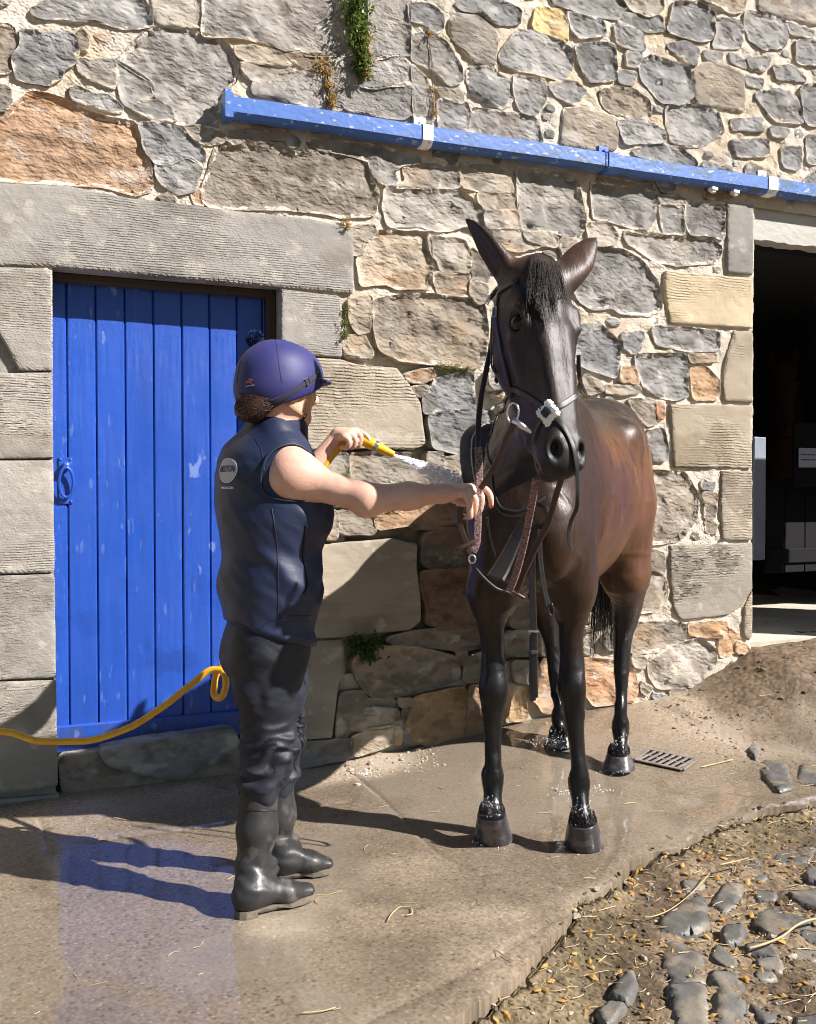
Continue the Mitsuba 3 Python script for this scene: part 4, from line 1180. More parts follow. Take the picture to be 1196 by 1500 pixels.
# ears, turned back
def ear(base, tip, out, side):
    base, tip = np.asarray(base), np.asarray(tip)
    ax = tip - base; L = np.linalg.norm(ax)
    n = nrm(out - out @ nrm(ax) * nrm(ax))
    q = [base - ax * .22, base + ax * .12, base + ax * .38, base + ax * .64 + side * .008, base + ax * .86 + side * .006, tip]
    r = [(.040, .040), (.047, .034), (.046, .024), (.034, .016), (.018, .009), (.004, .004)]
    hb.chain(q, r, .02, n, 1, 4, .003)
    hb.chain([a_ + n * o for a_, o in zip(q[1:5], (.034, .026, .018, .011))], [(.026, .020), (.032, .019), (.024, .013), (.009, .006)], .010, n, -1, 4, .003)
ear(at(744, 398, 2.72), at(683, 321, 2.74), np.array([-.85, -.35, -.2]), np.array([-.3, 0, 1.]))
ear(at(829, 406, 2.70), at(873, 349, 2.75), np.array([.45, .85, .1]), np.array([.3, 0, 1.]))
# forelegs
def foreleg(px, Yk, s):
    P = [at(*q) for q in px]
    el, kn_t, kn, kn_b, can, fet, pas, cor = P
    hb.seg(hw(-.06, lo_[s] * .97, .98), el, (.070, .12), (.064, .095), .07, HF)
    hb.chain([el, kn_t, kn, kn_b, can, fet + np.array([0, 0, .050]), fet, pas, cor], [(.068, .090), (.039, .045), (.0495, .049), (.036, .041), (.0250, .037), (.0260, .037), (.0385, .043), (.0290, .033), (.046, .049)], .04, HF, 1, 4)
    hb.ell(kn + HF * .022, (.036, .03, .045), None, .03)
    hb.ell(kn - HF * .035 + np.array([0, 0, .01]), (.022, .025, .035), None, .03)
FL = dict(R=[(716, 868, 3.36), (722, 955, 3.38), (724, 1008, 3.37), (722, 1048, 3.37), (722, 1095, 3.37), (722, 1140, 3.36), (722, 1168, 3.33), (721, 1196, 3.30)],
          L=[(838, 862, 3.33), (838, 950, 3.34), (838, 1006, 3.33), (841, 1046, 3.33), (846, 1098, 3.33), (849, 1147, 3.32), (851, 1175, 3.29), (854, 1208, 3.26)])
foreleg(FL['R'], 3.37, -1)
foreleg(FL['L'], 3.31, 1)
# hind legs
def hindleg(stifle, gask, hock, hock_b, can, fet, pas, cor, s):
    hb.seg(hw(-.95, .165 * s, 1.18), stifle, (.108, .19), (.10, .13), .09, HF)
    hb.chain([stifle, gask, hock, hock_b, can, fet + np.array([0, 0, .05]), fet, pas, cor], [(.098, .13), (.062, .085), (.042, .064), (.035, .046), (.0265, .037), (.027, .036), (.0385, .043), (.029, .033), (.045, .048)], .05, HF, 1, 4)
    hb.ell(hock - HF * .05 + np.array([0, 0, .045]), (.026, .03, .04), None, .035)
hindleg(at(916, 838, 4.16), at(919, 892, 4.26), at(913, 935, 4.30), at(911, 975, 4.27), at(911, 1015, 4.24), at(909, 1062, 4.20), at(910, 1086, 4.16), at(907, 1105, 4.13), 1)
hindleg(at(806, 855, 4.42), at(806, 905, 4.52), at(812, 945, 4.56), at(814, 985, 4.53), at(816, 1015, 4.50), at(820, 1050, 4.46), at(820, 1066, 4.43), at(820, 1078, 4.40), -1)
# hair patterns in the coat
def coat(p, n, uv):
    a = (p.x - .455) * -.356 + (p.y - 3.34) * -.934          # forward
    f = fbm(p.x * 5, p.y * 5, p.z * 4, 3)
    hair = fbm(p.x * 90, p.y * 90, p.z * 12, 3)
    body = mix((.072, .031, .0145), (.118, .052, .022), smoothstep(.35, .7, f))
    top = mix(body, (.020, .013, .010), smoothstep(1.36, 1.60, p.z + .12 * (f - .5)) * smoothstep(.1, -.2, a))
    c = mix(top, (.020, .0098, .0056), smoothstep(-.38, -.02, a + .15 * (f - .5)) * .88)          # shoulders and neck are nearly black
    leg = smoothstep(.92, .58, p.z + .12 * (f - .5))
    c = mix(c, (.003, .0028, .0028), leg)
    head = smoothstep(.47, .56, a) * smoothstep(1.2, 1.3, p.z)
    hc = mix((.020, .0112, .0075), (.068, .033, .018), smoothstep(1.66, 1.92, p.z) * smoothstep(.4, .65, f))
    hc = mix(hc, (.011, .0095, .009), smoothstep(1.46, 1.33, p.z))
    c = mix(c, hc, head)
    return c * (.62 + .6 * hair)
def coat_rough(p, n, uv):
    a = (p.x - .455) * -.356 + (p.y - 3.34) * -.934
    wet = smoothstep(.50, .62, fbm(p.x * 16 + 2, p.y * 16, p.z * 2.2, 3)) * smoothstep(-.05, -.4, a) * smoothstep(.9, 1.25, p.z)
    low = smoothstep(.42, .20, p.z)
    head = smoothstep(.42, .56, a) * smoothstep(1.15, 1.25, p.z)
    return dr.clip(.33 + .11 * head + .14 * fbm(p.x * 9, p.y * 9, p.z * 6, 3) - .26 * wet - .10 * low, .12, 1)
pbsdf('coat_mat', proc(coat), proc(coat_rough), .42,
      lambda p, n, uv: .0009 * fbm(p.x * 210, p.y * 210, p.z * 34, 3) + .004 * fbm(p.x * 9, p.y * 9, p.z * 6, 3) + .0022 * (1 - dr.abs(2 * noise(p.x * 13, p.y * 13, p.z * 9) - 1)), 1.0, .001)
pbsdf('hair_mat', (.012, .009, .008), .38, .5)
pbsdf('mane_mat', (.022, .014, .010), .42, .5)
pbsdf('hoof_mat', proc(lambda p, n, uv: mix(mi.Color3f(.040, .039, .042) * (.5 + 1. * fbm(p.x * 60, p.y * 60, p.z * 8, 3)), (.16, .14, .12), smoothstep(.5, .66, fbm(p.x * 25, p.y * 25, p.z * 25, 3)) * .45)), .26, .6, lambda p, n, uv: .0004 * noise(p.x * 25, p.y * 25, p.z * 120))
pbsdf('eye_mat', (.006, .0045, .004), .07, .45)
def hwarp(V):
    v = 1 - np.abs(2 * meshkit.noise(V * np.array([8, 8, 5.5]), 21) - 1)
    return (meshkit.fbm(V * np.array([9, 9, 7]), 3, 4) - .5) * .009 + np.clip(v - .86, 0, 1) * .020 * np.clip((1.5 - V[:, 2]) / .2, 0, 1)
hv, hf = hb.mesh(float(os.environ.get('RES', '.0065')), hwarp)
put('body', (hv, hf), 'coat_mat', horse, smooth=True)
for s in (1, -1):
    e = trimesh.creation.icosphere(3); put('eye', (e.vertices * HS * .0272 + hd_(.0780 * s, .193, -.0575), e.faces), 'eye_mat', horse, smooth=True)
# hooves
UPZ = np.array([0, 0, 1.0])
def hoof(top, toe_px, Yh, zg):
    base = at(*toe_px, Yh) if zg is None else on_ground(*toe_px, zg)
    ang = np.linspace(0, 2 * np.pi, 40, endpoint=False)
    rings = []
    for t, r in ((0, .046), (.03, .051), (.3, .0575), (.7, .0655), (.95, .0715), (1, .070)):
        c = top * (1 - t) + (np.array([base[0], base[1], base[2]]) + HF * .012) * t
        z = c[2]
        el = np.column_stack([np.cos(ang) * r * .98, np.sin(ang) * r * np.where(np.sin(ang) > 0, 1.10, .80)])
        tilt = np.sin(ang) * (-.010) * (1 - t)
        rings.append(c + el[:, :1] * HL + el[:, 1:] * HF + np.outer(tilt, [0, 0, 1]))
    V = np.vstack(rings + [[top], [base]]); k = np.arange(40); f = []
    for i in range(5): f.append(np.stack([i * 40 + k, (i + 1) * 40 + k, (i + 1) * 40 + (k + 1) % 40, i * 40 + (k + 1) % 40], 1))
    f = np.vstack(f); f = np.vstack([f[:, [0, 1, 2]], f[:, [0, 2, 3]], np.stack([k * 0 + 240, k, (k + 1) % 40], 1), np.stack([k * 0 + 241, 200 + (k + 1) % 40, 200 + k], 1)])
    V = V + (meshkit.fbm(V * 45, 3)[:, None] - .5) * .004 * np.array([1, 1, .4])
    put('hoof', (V, f), 'hoof_mat', horse, smooth=30)
    q = np.random.default_rng(int(abs(top[0]) * 1e4)); m = MB()   # wet hair lying over the coronet
    for i in range(170):
        a = q.uniform(0, 6.283); o = HL * math.cos(a) + HF * math.sin(a)
        p0 = top + o * q.uniform(.030, .040) + UPZ * q.uniform(.012, .040); p1 = top + o * q.uniform(.045, .050) - UPZ * q.uniform(.000, .007)
        m.add(*tube_vf(np.array([p0, (p0 + p1) / 2 + o * .003, p1]), [.0012, .0012, .0004], 3, False))
    put('fetlock_hair', m.mesh(), 'hair_mat', horse, smooth=True)
hoof(at(721, 1192, 3.30), (725, 1228), 0, 0.0)
hoof(at(854, 1203, 3.26), (857, 1238), 0, 0.0)
hoof(at(907, 1102, 4.13), (908, 1124), 4.13, None)
hoof(at(820, 1075, 4.40), (820, 1090), 4.40, None)

# hair: strands as thin tapering tubes, one mesh per lock of hair
def strands(roots, dirs, length, r, n_pts=7, droop=1.0, seed=0, body=None, wave=.01, clump=0):
    q = np.random.default_rng(seed); m = MB(); n = len(roots)
    L = (length * q.uniform(.45, 1.08, n))[:, None]; D = nrm(np.asarray(dirs) + q.normal(0, .06, (n, 3)))
    ph = q.uniform(0, 6.28, (n, 2)); X = [np.asarray(roots, float)]
    for i in range(1, n_pts):
        D = nrm(D + np.array([0, 0, -droop]) * (L / n_pts) * 4)
        x = X[-1] + D * L / (n_pts - 1) + np.column_stack([np.sin(ph[:, 0] + i), np.cos(ph[:, 1] + i * 1.2), 0 * ph[:, 0]]) * wave * L / n_pts
        if body is not None:
            d = body.at(x); k = d < .005
            if k.any(): x[k] += body.grad(x[k]) * (.005 - d[k])[:, None]
        X.append(x)
    X = np.stack(X, 1); w = q.uniform(.7, 1.3, n)
    if clump:
        lead = q.choice(n, max(2, n // clump), replace=False)
        who = lead[cKDTree(X[lead, 0] + X[lead, 3] * .6).query(X[:, 0] + X[:, 3] * .6)[1]]
        t = np.linspace(0, 1, n_pts)[None, :, None]
        X = X + (X[who] - X) * (.72 * t ** .8)
    for i in range(n): m.add(*tube_vf(X[i], r * np.linspace(1, .25, n_pts) * w[i], 3, False))
    return m.mesh()
rh = np.random.default_rng(8)
# forelock
n = 1000
rx = rh.normal(-.006, .012, n); ry = rh.uniform(-.05, .035, n)
roots = np.array([hd_(a_, b_, -.02) for a_, b_ in zip(rx, ry)])
roots = hb.snap(roots, -.002)
dirs = np.array([EZ * .30 + EY * .75 + EX * (a_ * 6.0 - .12 + rh.normal(0, .06)) for a_ in rx])
put('forelock', strands(roots, dirs, .215, .0008, 11, .9, seed=1, body=hb, wave=.03, clump=13), 'mane_mat', horse, smooth=True)
# mane on the crest, falling to the horse's right side
ml, md = [], []
crest = spline([POLL + np.array([0, .10, .02]), hw(.42, .08, 1.90), hw(.24, .05, 1.79), hw(.05, .02, 1.64), hw(-.14, 0, 1.58)], 60)
for i in range(1800):
    t_ = rh.uniform(0, 1)
    c = crest[int(t_ * 59)] + rh.normal(0, .007, 3)
    ml.append(c); md.append(-HL * .75 + HF * rh.normal(.05, .10) + np.array([0, 0, -.15]))
ml = hb.snap(np.array(ml), -.002)
put('mane', strands(ml, md, .17, .0011, 9, 1.6, seed=2, body=hb, wave=.05, clump=16), 'mane_mat', horse, smooth=True)
# tail
tl, td = [], []
dock = hw(-1.27, .02, 1.40)
for i in range(1500):
    t = rh.uniform(0, 1)
    c = dock + np.array([0, 0, -.30 * t]) - HF * .03 + rh.normal(0, .030, 3)
    tl.append(c); td.append(np.array([0, 0, -1]) + HL * rh.normal(0, .085) - HF * .25 * (1 - t) + HF * .04)
tm = strands(tl, td, .70, .0018, 10, .8, seed=3, wave=.05, clump=18)
put('tail', tm, 'hair_mat', horse, smooth=True)
put('dock', tube_vf(spline([hw(-1.16, 0, 1.46), hw(-1.26, .01, 1.42), dock + np.array([0, 0, -.1]), dock + np.array([0, 0, -.38])], 14), np.linspace(.05, .02, 14), 12), 'hair_mat', horse, smooth=True)

# ------------------------------------------------------------------ the person washing the horse
person = thing('person', 'person in navy sleeveless jacket, black boots and purple riding helmet hosing the horse', 'person')
PF = nrm([.90, .43, 0]); PR = np.array([PF[1], -PF[0], 0]); UP = np.array([0, 0, 1.0])
def skin_colour(p, n, uv):
    a = fbm(p.x * 12, p.y * 12, p.z * 12, 3)
    c = mix((.56, .32, .23), (.66, .42, .32), a)
    red = smoothstep(.5, .75, fbm(p.x * 30 + 4, p.y * 30, p.z * 30, 3))
    c = mix(c, (.58, .26, .19), red * .35)
    return mix(c, (.42, .22, .15), smoothstep(.80, .84, noise(p.x * 150, p.y * 150, p.z * 150)) * .2)
pbsdf('skin_mat', proc(skin_colour), .48, .4, lambda p, n, uv: .0006 * fbm(p.x * 160, p.y * 160, p.z * 160, 3), 1.0, .0006)
def folds(p, n, uv):
    w = fbm(p.x * 6, p.y * 6, p.z * 5, 2)
    return .006 * fbm(p.x * 7 + 2 * w, p.y * 7, p.z * 13 + 5 * p.x, 3) + .0004 * noise(p.x * 400, p.y * 400, p.z * 400)
pbsdf('vest_mat', proc(lambda p, n, uv: mi.Color3f(.010, .0165, .046) * (.8 + .35 * fbm(p.x * 8, p.y * 8, p.z * 8, 3))), .48, .45, folds, 1.0, .002, sheen=.05)
pbsdf('breeches_mat', proc(lambda p, n, uv: mi.Color3f(.014, .016, .024) * (.8 + .4 * fbm(p.x * 9, p.y * 9, p.z * 9, 3))), .56, .35, lambda p, n, uv: .0003 * noise(p.x * 420, p.y * 420, p.z * 420) + .005 * fbm(p.x * 10, p.y * 10, p.z * 22 + 6 * p.x, 3), 1.0, .002)
def boot_col(p, n, uv):
    c = mi.Color3f(.022, .022, .022) * (.7 + .6 * fbm(p.x * 14, p.y * 14, p.z * 9, 3))
    dust = smoothstep(.5, .68, fbm(p.x * 22 + 4, p.y * 22, p.z * 16, 4)) * smoothstep(.5, .0, p.z)
    return mix(c, (.15, .135, .115), dust * .5)
pbsdf('boot_mat', proc(boot_col), proc(lambda p, n, uv: .31 + .3 * fbm(p.x * 16, p.y * 16, p.z * 10, 3)), .42, lambda p, n, uv: .0014 * fbm(p.x * 55, p.y * 55, p.z * 40, 4), 1.0, .001)
pbsdf('sole_mat', proc(lambda p, n, uv: mix((.05, .046, .04), (.20, .17, .13), fbm(p.x * 40, p.y * 40, p.z * 40, 3))), .85, .2)
pbsdf('helmet_mat', proc(lambda p, n, uv: mi.Color3f(.026, .027, .118) * (.85 + .3 * noise(p.x * 12, p.y * 12, p.z * 12))), .55, .35, lambda p, n, uv: .00012 * noise(p.x * 700, p.y * 700, p.z * 700) + .002 * noise(p.x * 9, p.y * 9, p.z * 14), 1.0, .0006, sheen=.2)
pbsdf('hair_brown', (.042, .020, .014), .42, .5)
pbsdf('black_leather', proc(lambda p, n, uv: mi.Color3f(.014, .013, .013) * (.7 + .6 * fbm(p.x * 60, p.y * 60, p.z * 60, 3))), .33, .5, lambda p, n, uv: .0004 * noise(p.x * 300, p.y * 300, p.z * 300), 1.0, .0006)
pbsdf('white_print', (.72, .72, .74), .6, .3)

HC = at(417, 560, 2.93); HFW = nrm([.80, .60, -.08]); HRT = np.array([HFW[1], -HFW[0], 0]) / np.hypot(HFW[0], HFW[1]); HUP = np.cross(HRT, HFW)
PRt = np.column_stack([PR, PF, UP]); HRt = np.column_stack([HRT, HFW, HUP])
def hc(r, f, u): return HC + HRT * r + HFW * f + HUP * u
sk = Body()
# head
sk.ell(hc(0, -.012, .02), (.074, .096, .092), HRt, .03)
sk.ell(hc(0, .03, -.045), (.058, .062, .075), HRt, .04)
sk.ell(hc(0, .062, -.103), (.026, .026, .022), HRt, .035)
for s in (1, -1):
    sk.seg(hc(.052 * s, .0, -.075), hc(.016 * s, .066, -.108), .018, .016, .03)
    sk.ell(hc(.045 * s, .060, -.040), (.026, .022, .026), HRt, .03)
    sk.ell(hc(.034 * s, .078, -.008), (.018, .014, .011), HRt, .012, -1)
    sk.ell(hc(.034 * s, .070, -.008), (.0135, .0135, .0115), HRt, .004)
    sk.seg(hc(.018 * s, .086, .012), hc(.046 * s, .076, .012), .008, .007, .015)
    sk.ell(hc(.076 * s, -.004, -.028), (.010, .019, .032), HRt, .012)
    sk.ell(hc(.084 * s, .0, -.024), (.007, .010, .018), HRt, .008, -1)
sk.seg(hc(0, .088, .0), hc(0, .112, -.040), .010, .013, .015)
sk.ell(hc(0, .100, -.044), (.018, .012, .010), HRt, .012)
sk.ell(hc(0, .082, -.072), (.022, .012, .009), HRt, .012)
sk.seg(hc(-.02, .096, -.0715), hc(.02, .096, -.0715), .002, .002, .004, op=-1)
NECKB = at(402, 655, 2.94)
sk.seg(hc(0, -.028, -.06), NECKB + UP * .03, (.056, .060), (.060, .066), .04, PF)
# trunk and legs carry on under the clothes
CH, WA, HI = at(401, 735, 2.93), at(398, 850, 2.93), at(398, 925, 2.93)
sk.seg(NECKB - UP * .02, CH, (.10, .085), (.14, .10), .06, PF)
sk.seg(CH, WA, (.14, .10), (.12, .09), .06, PF); sk.seg(WA, HI, (.12, .09), (.14, .10), .06, PF)
RHIP, RKN, RAN = at(396, 950, 2.85), at(394, 1075, 2.84), at(370, 1285, 2.82)
LHIP, LKN, LAN = at(400, 945, 3.02), at(408, 1062, 3.04), at(404, 1246, 3.085)
for hp_, kn_, an_ in ((RHIP, RKN, RAN), (LHIP, LKN, LAN)): sk.chain([hp_, kn_, an_], [.07, .045, .032], .04)
# right arm, holding out the rein
RS, RE, RW = at(430, 697, 2.80), at(537, 731, 2.75), at(648, 723, 2.775)
sk.seg(NECKB + PR * .06, RS, .05, .062, .05)
sk.ell(RS + np.array([.008, -.002, -.006]), (.067, .058, .069), None, .05)
sk.seg(RS, RE, (.053, .057), (.038, .040), .04)
sk.ell(RE + np.array([.0, .0, -.030]), (.022, .02, .016), None, .03)
sk.seg(RE, RE * .45 + RW * .55, (.040, .042), (.036, .036), .035); sk.seg(RE * .45 + RW * .55, RW, (.036, .036), (.025, .026), .03)
def hand(W, palm, fingers, thumb, k=.012):
    """W wrist, palm: knuckle centre, fingers: lists of four joints"""
    for f in fingers:
        sk.seg(W, f[0], .016, .0115, .022)
        sk.chain(f, [.0108, .0098, .0090, .0074], .007)
    sk.chain(thumb, [.016, .0125, .0105, .0085], .012)
A = lambda *l: [at(*q) for q in l]
RF = [A((679, 722, 2.742), (688, 738, 2.736), (689, 757, 2.745), (680, 757, 2.758)), A((687, 718, 2.760), (697, 735, 2.752), (695, 750, 2.760), (689, 757, 2.775)),
      A((694, 715, 2.780), (706, 730, 2.772), (704, 745, 2.778), (699, 754, 2.790)), A((700, 714, 2.800), (712, 717, 2.792), (719, 728, 2.790), (720, 741, 2.798))]
RT = A((662, 728, 2.815), (682, 736, 2.825), (697, 738, 2.820), (708, 738, 2.808))
hand(RW, None, RF, RT)
# left arm, holding the hose
LS, LE, LW = at(384, 700, 3.070), at(440, 712, 3.390), at(497, 638, 3.420)
sk.seg(NECKB - PR * .06, LS, .05, .062, .05); sk.ell(LS, (.07, .062, .07), None, .05)
sk.seg(LS, LE, (.056, .058), (.042, .044), .04); sk.seg(LE, LW, (.044, .045), (.027, .029), .03)
LF = [A((504, 640, 3.365), (512, 648, 3.358), (508, 656, 3.368), (501, 655, 3.382)), A((511, 636, 3.378), (521, 645, 3.368), (517, 655, 3.376), (509, 655, 3.390)),
      A((517, 633, 3.392), (529, 641, 3.382), (526, 652, 3.386), (518, 654, 3.400)), A((521, 631, 3.412), (534, 636, 3.402), (541, 645, 3.400), (539, 652, 3.410))]
LT = A((503, 634, 3.455), (517, 634, 3.455), (528, 638, 3.445), (537, 643, 3.432))
hand(LW, None, LF, LT)
sv, sf = sk.mesh(.0042)
put('body', (sv, sf), 'skin_mat', person, smooth=True)
for s in (1, -1):
    e = trimesh.creation.icosphere(2); put('eye', (e.vertices * .0118 + hc(.034 * s, .0745, -.008), e.faces), 'eye_mat', person, smooth=True)
pbsdf('red_nail', (.45, .02, .03), .15, .6)
for f in RF + [RT]:
    d = nrm(f[3] - f[2]); c = f[3] - d * .001
    side = nrm(np.array([.35, -1, .2])); n = nrm(side - side @ d * d)
    e = trimesh.creation.icosphere(2); R = np.column_stack([d, np.cross(n, d), n])
    put('fingernail', ((e.vertices * [.0058, .0046, .0018]) @ R.T + c + n * .0066, e.faces), 'red_nail', person, smooth=True)

# sleeveless jacket
ve = Body()
ve.seg(at(396, 642, 2.945), at(398, 690, 2.935), (.105, .085), (.165, .125), .06, PF)
ve.seg(at(398, 690, 2.935), at(401, 765, 2.93), (.165, .125), (.185, .143), .06, PF)
ve.seg(at(401, 765, 2.93), at(397, 850, 2.93), (.185, .143), (.182, .140), .06, PF)
ve.seg(at(397, 850, 2.93), at(394, 975, 2.93), (.180, .138), (.188, .134), .06, PF)
for s, S in ((1, RS), (-1, LS)): ve.seg(at(398, 655, 2.94), S * .72 + at(398, 668, 2.94) * .28 + UP * .012, .052, .046, .05)
ve.ell(at(438, 745, 2.93) + PR * .06, (.09, .07, .08), PRt, .08)
ve.ell(at(350, 705, 2.95), (.13, .06, .11), PRt, .08)
ve.plane(at(396, 926, 2.93), nrm(-UP + PF * .33 * -1), .006)
def vwarp(V):
    p = V * np.array([1, 1, 1.0])
    q = meshkit.fbm(p * np.array([5, 5, 9]) + np.array([0, 0, 1]) * (p[:, :1] * 6), 3, 6) - .5
    k = np.clip((1.18 - V[:, 2]) / .2, 0, 1)
    w = meshkit.fbm(V * 6, 2, 4)
    return q * .022 + k * np.sin(V[:, 2] * 38 + (V @ PF) * 22 + w * 13) * .0055 * np.clip(w * 2.4 - .6, 0, 1)
vv, vf = ve.mesh(.0065, vwarp)
vest = put('jacket', (vv, vf), 'vest_mat', person, smooth=True, label='navy blue sleeveless softshell jacket with round white back logo')
# stand-up collar: open ring round the neck
ang = np.linspace(-2.75, 2.75, 44)
cpt = NECKB + UP * -.005
outer = [cpt + PR * (.076 * np.sin(a)) - PF * (.084 * np.cos(a)) + PF * .012 for a in ang]
V = []
for t, (r, z) in enumerate(((1.12, -.012), (1.09, .04), (1.09, .076), (1.03, .078), (1.0, .04), (1.0, -.01))):
    V.append(np.array([cpt + (o - cpt) * r + UP * (z + (.010 * abs(a) / 2.75 if 0 < z else 0)) for o, a in zip(outer, ang)]))
V = np.vstack(V); m = len(ang); i, j = np.meshgrid(np.arange(6), np.arange(m - 1), indexing='ij')
q = np.stack([i * m + j, i * m + j + 1, ((i + 1) % 6) * m + j + 1, ((i + 1) % 6) * m + j], -1).reshape(-1, 4)
capq = np.array([[0, k * m, (k + 1) * m] for k in range(1, 5)])
put('collar', (V, np.vstack([q[:, [0, 1, 2]], q[:, [0, 2, 3]], capq, capq[:, ::-1] + m - 1])), 'vest_mat', person, smooth=40)
def on_vest(pts, off, n=40, body=ve):
    p = spline(np.array([body.hit(*q)[0] for q in pts]), n)
    p = body.snap(p, 0)
    return p + body.grad(p) * (off + vwarp(p))[:, None]
pbsdf('navy_trim', (.010, .014, .036), .5, .4)
# armhole binding, back seam, pocket zip, hem stitching
arm_ax = nrm(RE - RS); 
u_ = nrm(np.cross(PR, [0, 0, 1])); th = np.linspace(0, 2 * np.pi, 60)
ringp = np.array([RS - PR * .022 + PF * (.082 * np.cos(a)) + UP * (.088 * np.sin(a) - .01) for a in th])
ringp = ve.snap(ringp, .003, 10)
put('armhole_binding', tube_vf(ringp, .0042, 8, False), 'navy_trim', person, smooth=True)
put('seam', tube_vf(on_vest([(398, 745), (405, 790), (408, 850), (407, 908)], .0005), .0017, 6), 'navy_trim', person, smooth=True)
put('seam', tube_vf(on_vest([(372, 640), (384, 665), (388, 690)], .0005), .0015, 6), 'navy_trim', person, smooth=True)
pbsdf('zip_mat', (.004, .004, .006), .35, .5)
put('pocket_zip', tube_vf(on_vest([(449, 770), (446, 812), (450, 845), (443, 870)], .0015), .0042, 6), 'zip_mat', person, smooth=True)
put('hem', tube_vf(on_vest([(331, 934), (352, 936), (380, 922), (400, 908), (430, 903), (462, 902)], .0005), .0018, 6), 'navy_trim', person, smooth=True)
# logo on the back: white oval with lettering
lc, lnv = ve.hit(333, 689)
lu = nrm(np.cross([0, 0, 1], lnv)); lu = lu if lu[0] > 0 else -lu
lvv = np.cross(lnv, lu); lvv = lvv if lvv[2] > 0 else -lvv
def on_logo(mesh_v, off):
    P = lc + mesh_v[:, :1] * lu + mesh_v[:, 1:2] * lvv
    P = ve.snap(P, 0, 5); N = ve.grad(P)
    P = P + N * vwarp(P)[:, None]
    return P + N * (off + mesh_v[:, 2:3] * .4)
def flat_ring(a, b, w, n=56):
    t = np.linspace(0, 2 * np.pi, n, endpoint=False)
    o = np.column_stack([np.cos(t) * a, np.sin(t) * b, 0 * t]); i_ = np.column_stack([np.cos(t) * (a - w), np.sin(t) * (b - w), 0 * t])
    k = np.arange(n); return np.vstack([o, i_]), np.vstack([np.stack([k, (k + 1) % n, n + (k + 1) % n], 1), np.stack([k, n + (k + 1) % n, n + k], 1)])
m = MB()
v, f = flat_ring(.052, .037, .0035); m.add(on_logo(v, .0016), f)
pbsdf('grey_print', (.42, .42, .46), .6, .3)
t = np.linspace(0, 2 * np.pi, 40, endpoint=False)
disc = np.vstack([np.column_stack([np.cos(t) * r * .047, np.sin(t) * r * .0325, 0 * t]) for r in (1, .66, .33)] + [[[0, 0, 0]]]); k = np.arange(40)
df = np.vstack([np.vstack([np.stack([k + 40 * i, (k + 1) % 40 + 40 * i, (k + 1) % 40 + 40 * i + 40], 1), np.stack([k + 40 * i, (k + 1) % 40 + 40 * i + 40, k + 40 * i + 40], 1)]) for i in (0, 1)] + [np.stack([k + 80, (k + 1) % 40 + 80, k * 0 + 120], 1)])
put('logo_ground', (on_logo(disc, .0014), df), 'grey_print', person, smooth=True)
def text_at(s, h, x, y, sc=1.0, off=.0020):
    tm = meshkit.text_mesh(s, h, .0006, bold=True)
    v = np.array(tm.vertices); v[:, 0] -= (v[:, 0].min() + v[:, 0].max()) / 2; v[:, 0] *= sc
    tm2 = trimesh.Trimesh(v, tm.faces, process=True)
    if len(tm2.faces) < 6000: pass
    return on_logo(np.array(tm2.vertices) + [x, y, 0], off), tm2.faces
m2 = MB(); m2.add(*text_at('MESTON', .017, .0, -.004, .86, .0026))
pbsdf('navy_print', (.02, .025, .06), .6, .3)
put('logo_lettering', m2.mesh(), 'navy_print', person)
m.add(*text_at('meston.com', .0085, .0, -.055, 1.0))
put('logo', m.mesh(), 'white_print', person)

# breeches
br = Body()
br.seg(at(396, 890, 2.93), at(393, 955, 2.93), (.158, .110), (.168, .114), .06, PF)
br.ell(at(368, 958, 2.93), (.155, .085, .10), PRt, .06)
for hp_, kn_, bt, s in ((RHIP, RKN, at(381, 1150, 2.835), 1), (LHIP, LKN, at(404, 1140, 3.06), -1)):
    br.seg(hp_ + UP * .02, hp_ * .5 + kn_ * .5, (.092, .108), (.080, .098), .05, PF)
    br.seg(hp_ * .5 + kn_ * .5, kn_, (.080, .098), (.068, .078), .04, PF)
    br.seg(kn_, bt, (.070, .076), (.064, .066), .03, PF)
    br.ell(kn_ - UP * .045 + PF * .02, (.07, .07, .035), PRt, .02); br.ell(kn_ - UP * .105 - PF * .012, (.07, .066, .028), PRt, .02)
    br.ell(bt + UP * .015, (.068, .070, .022), PRt, .015)
def bwarp(V):
    z = V[:, 2]; a = (V - at(395, 1000, 2.93)) @ PF
    k = np.clip((.62 - z) / .14, 0, 1)
    w = meshkit.fbm(V * np.array([9, 9, 7]), 2, 3)
    w2 = meshkit.fbm(V * np.array([6, 6, 5]), 2, 13)
    r = (.6 - np.abs(np.sin(z * 52 + a * 24 * np.sin(w2 * 9) + w * 12))) * .014 * k * np.clip(w2 * 2.2 - .3, 0, 1) + np.sin(z * 60 - a * 70 + w * 16) * .005 * k
    t = np.sin((z - a * .9) * 48 + w * 14) * .0042 * (1 - k) * np.clip((.92 - z) / .2, 0, 1) * np.clip(w2 * 2 - .4, 0, 1)
    return r + t + (meshkit.fbm(V * np.array([7, 7, 13]), 3, 9) - .5) * .014
bv, bf = br.mesh(.0055, bwarp)
put('breeches', (bv, bf), 'breeches_mat', person, smooth=True, label='dark navy riding breeches bunched in folds below the knee')

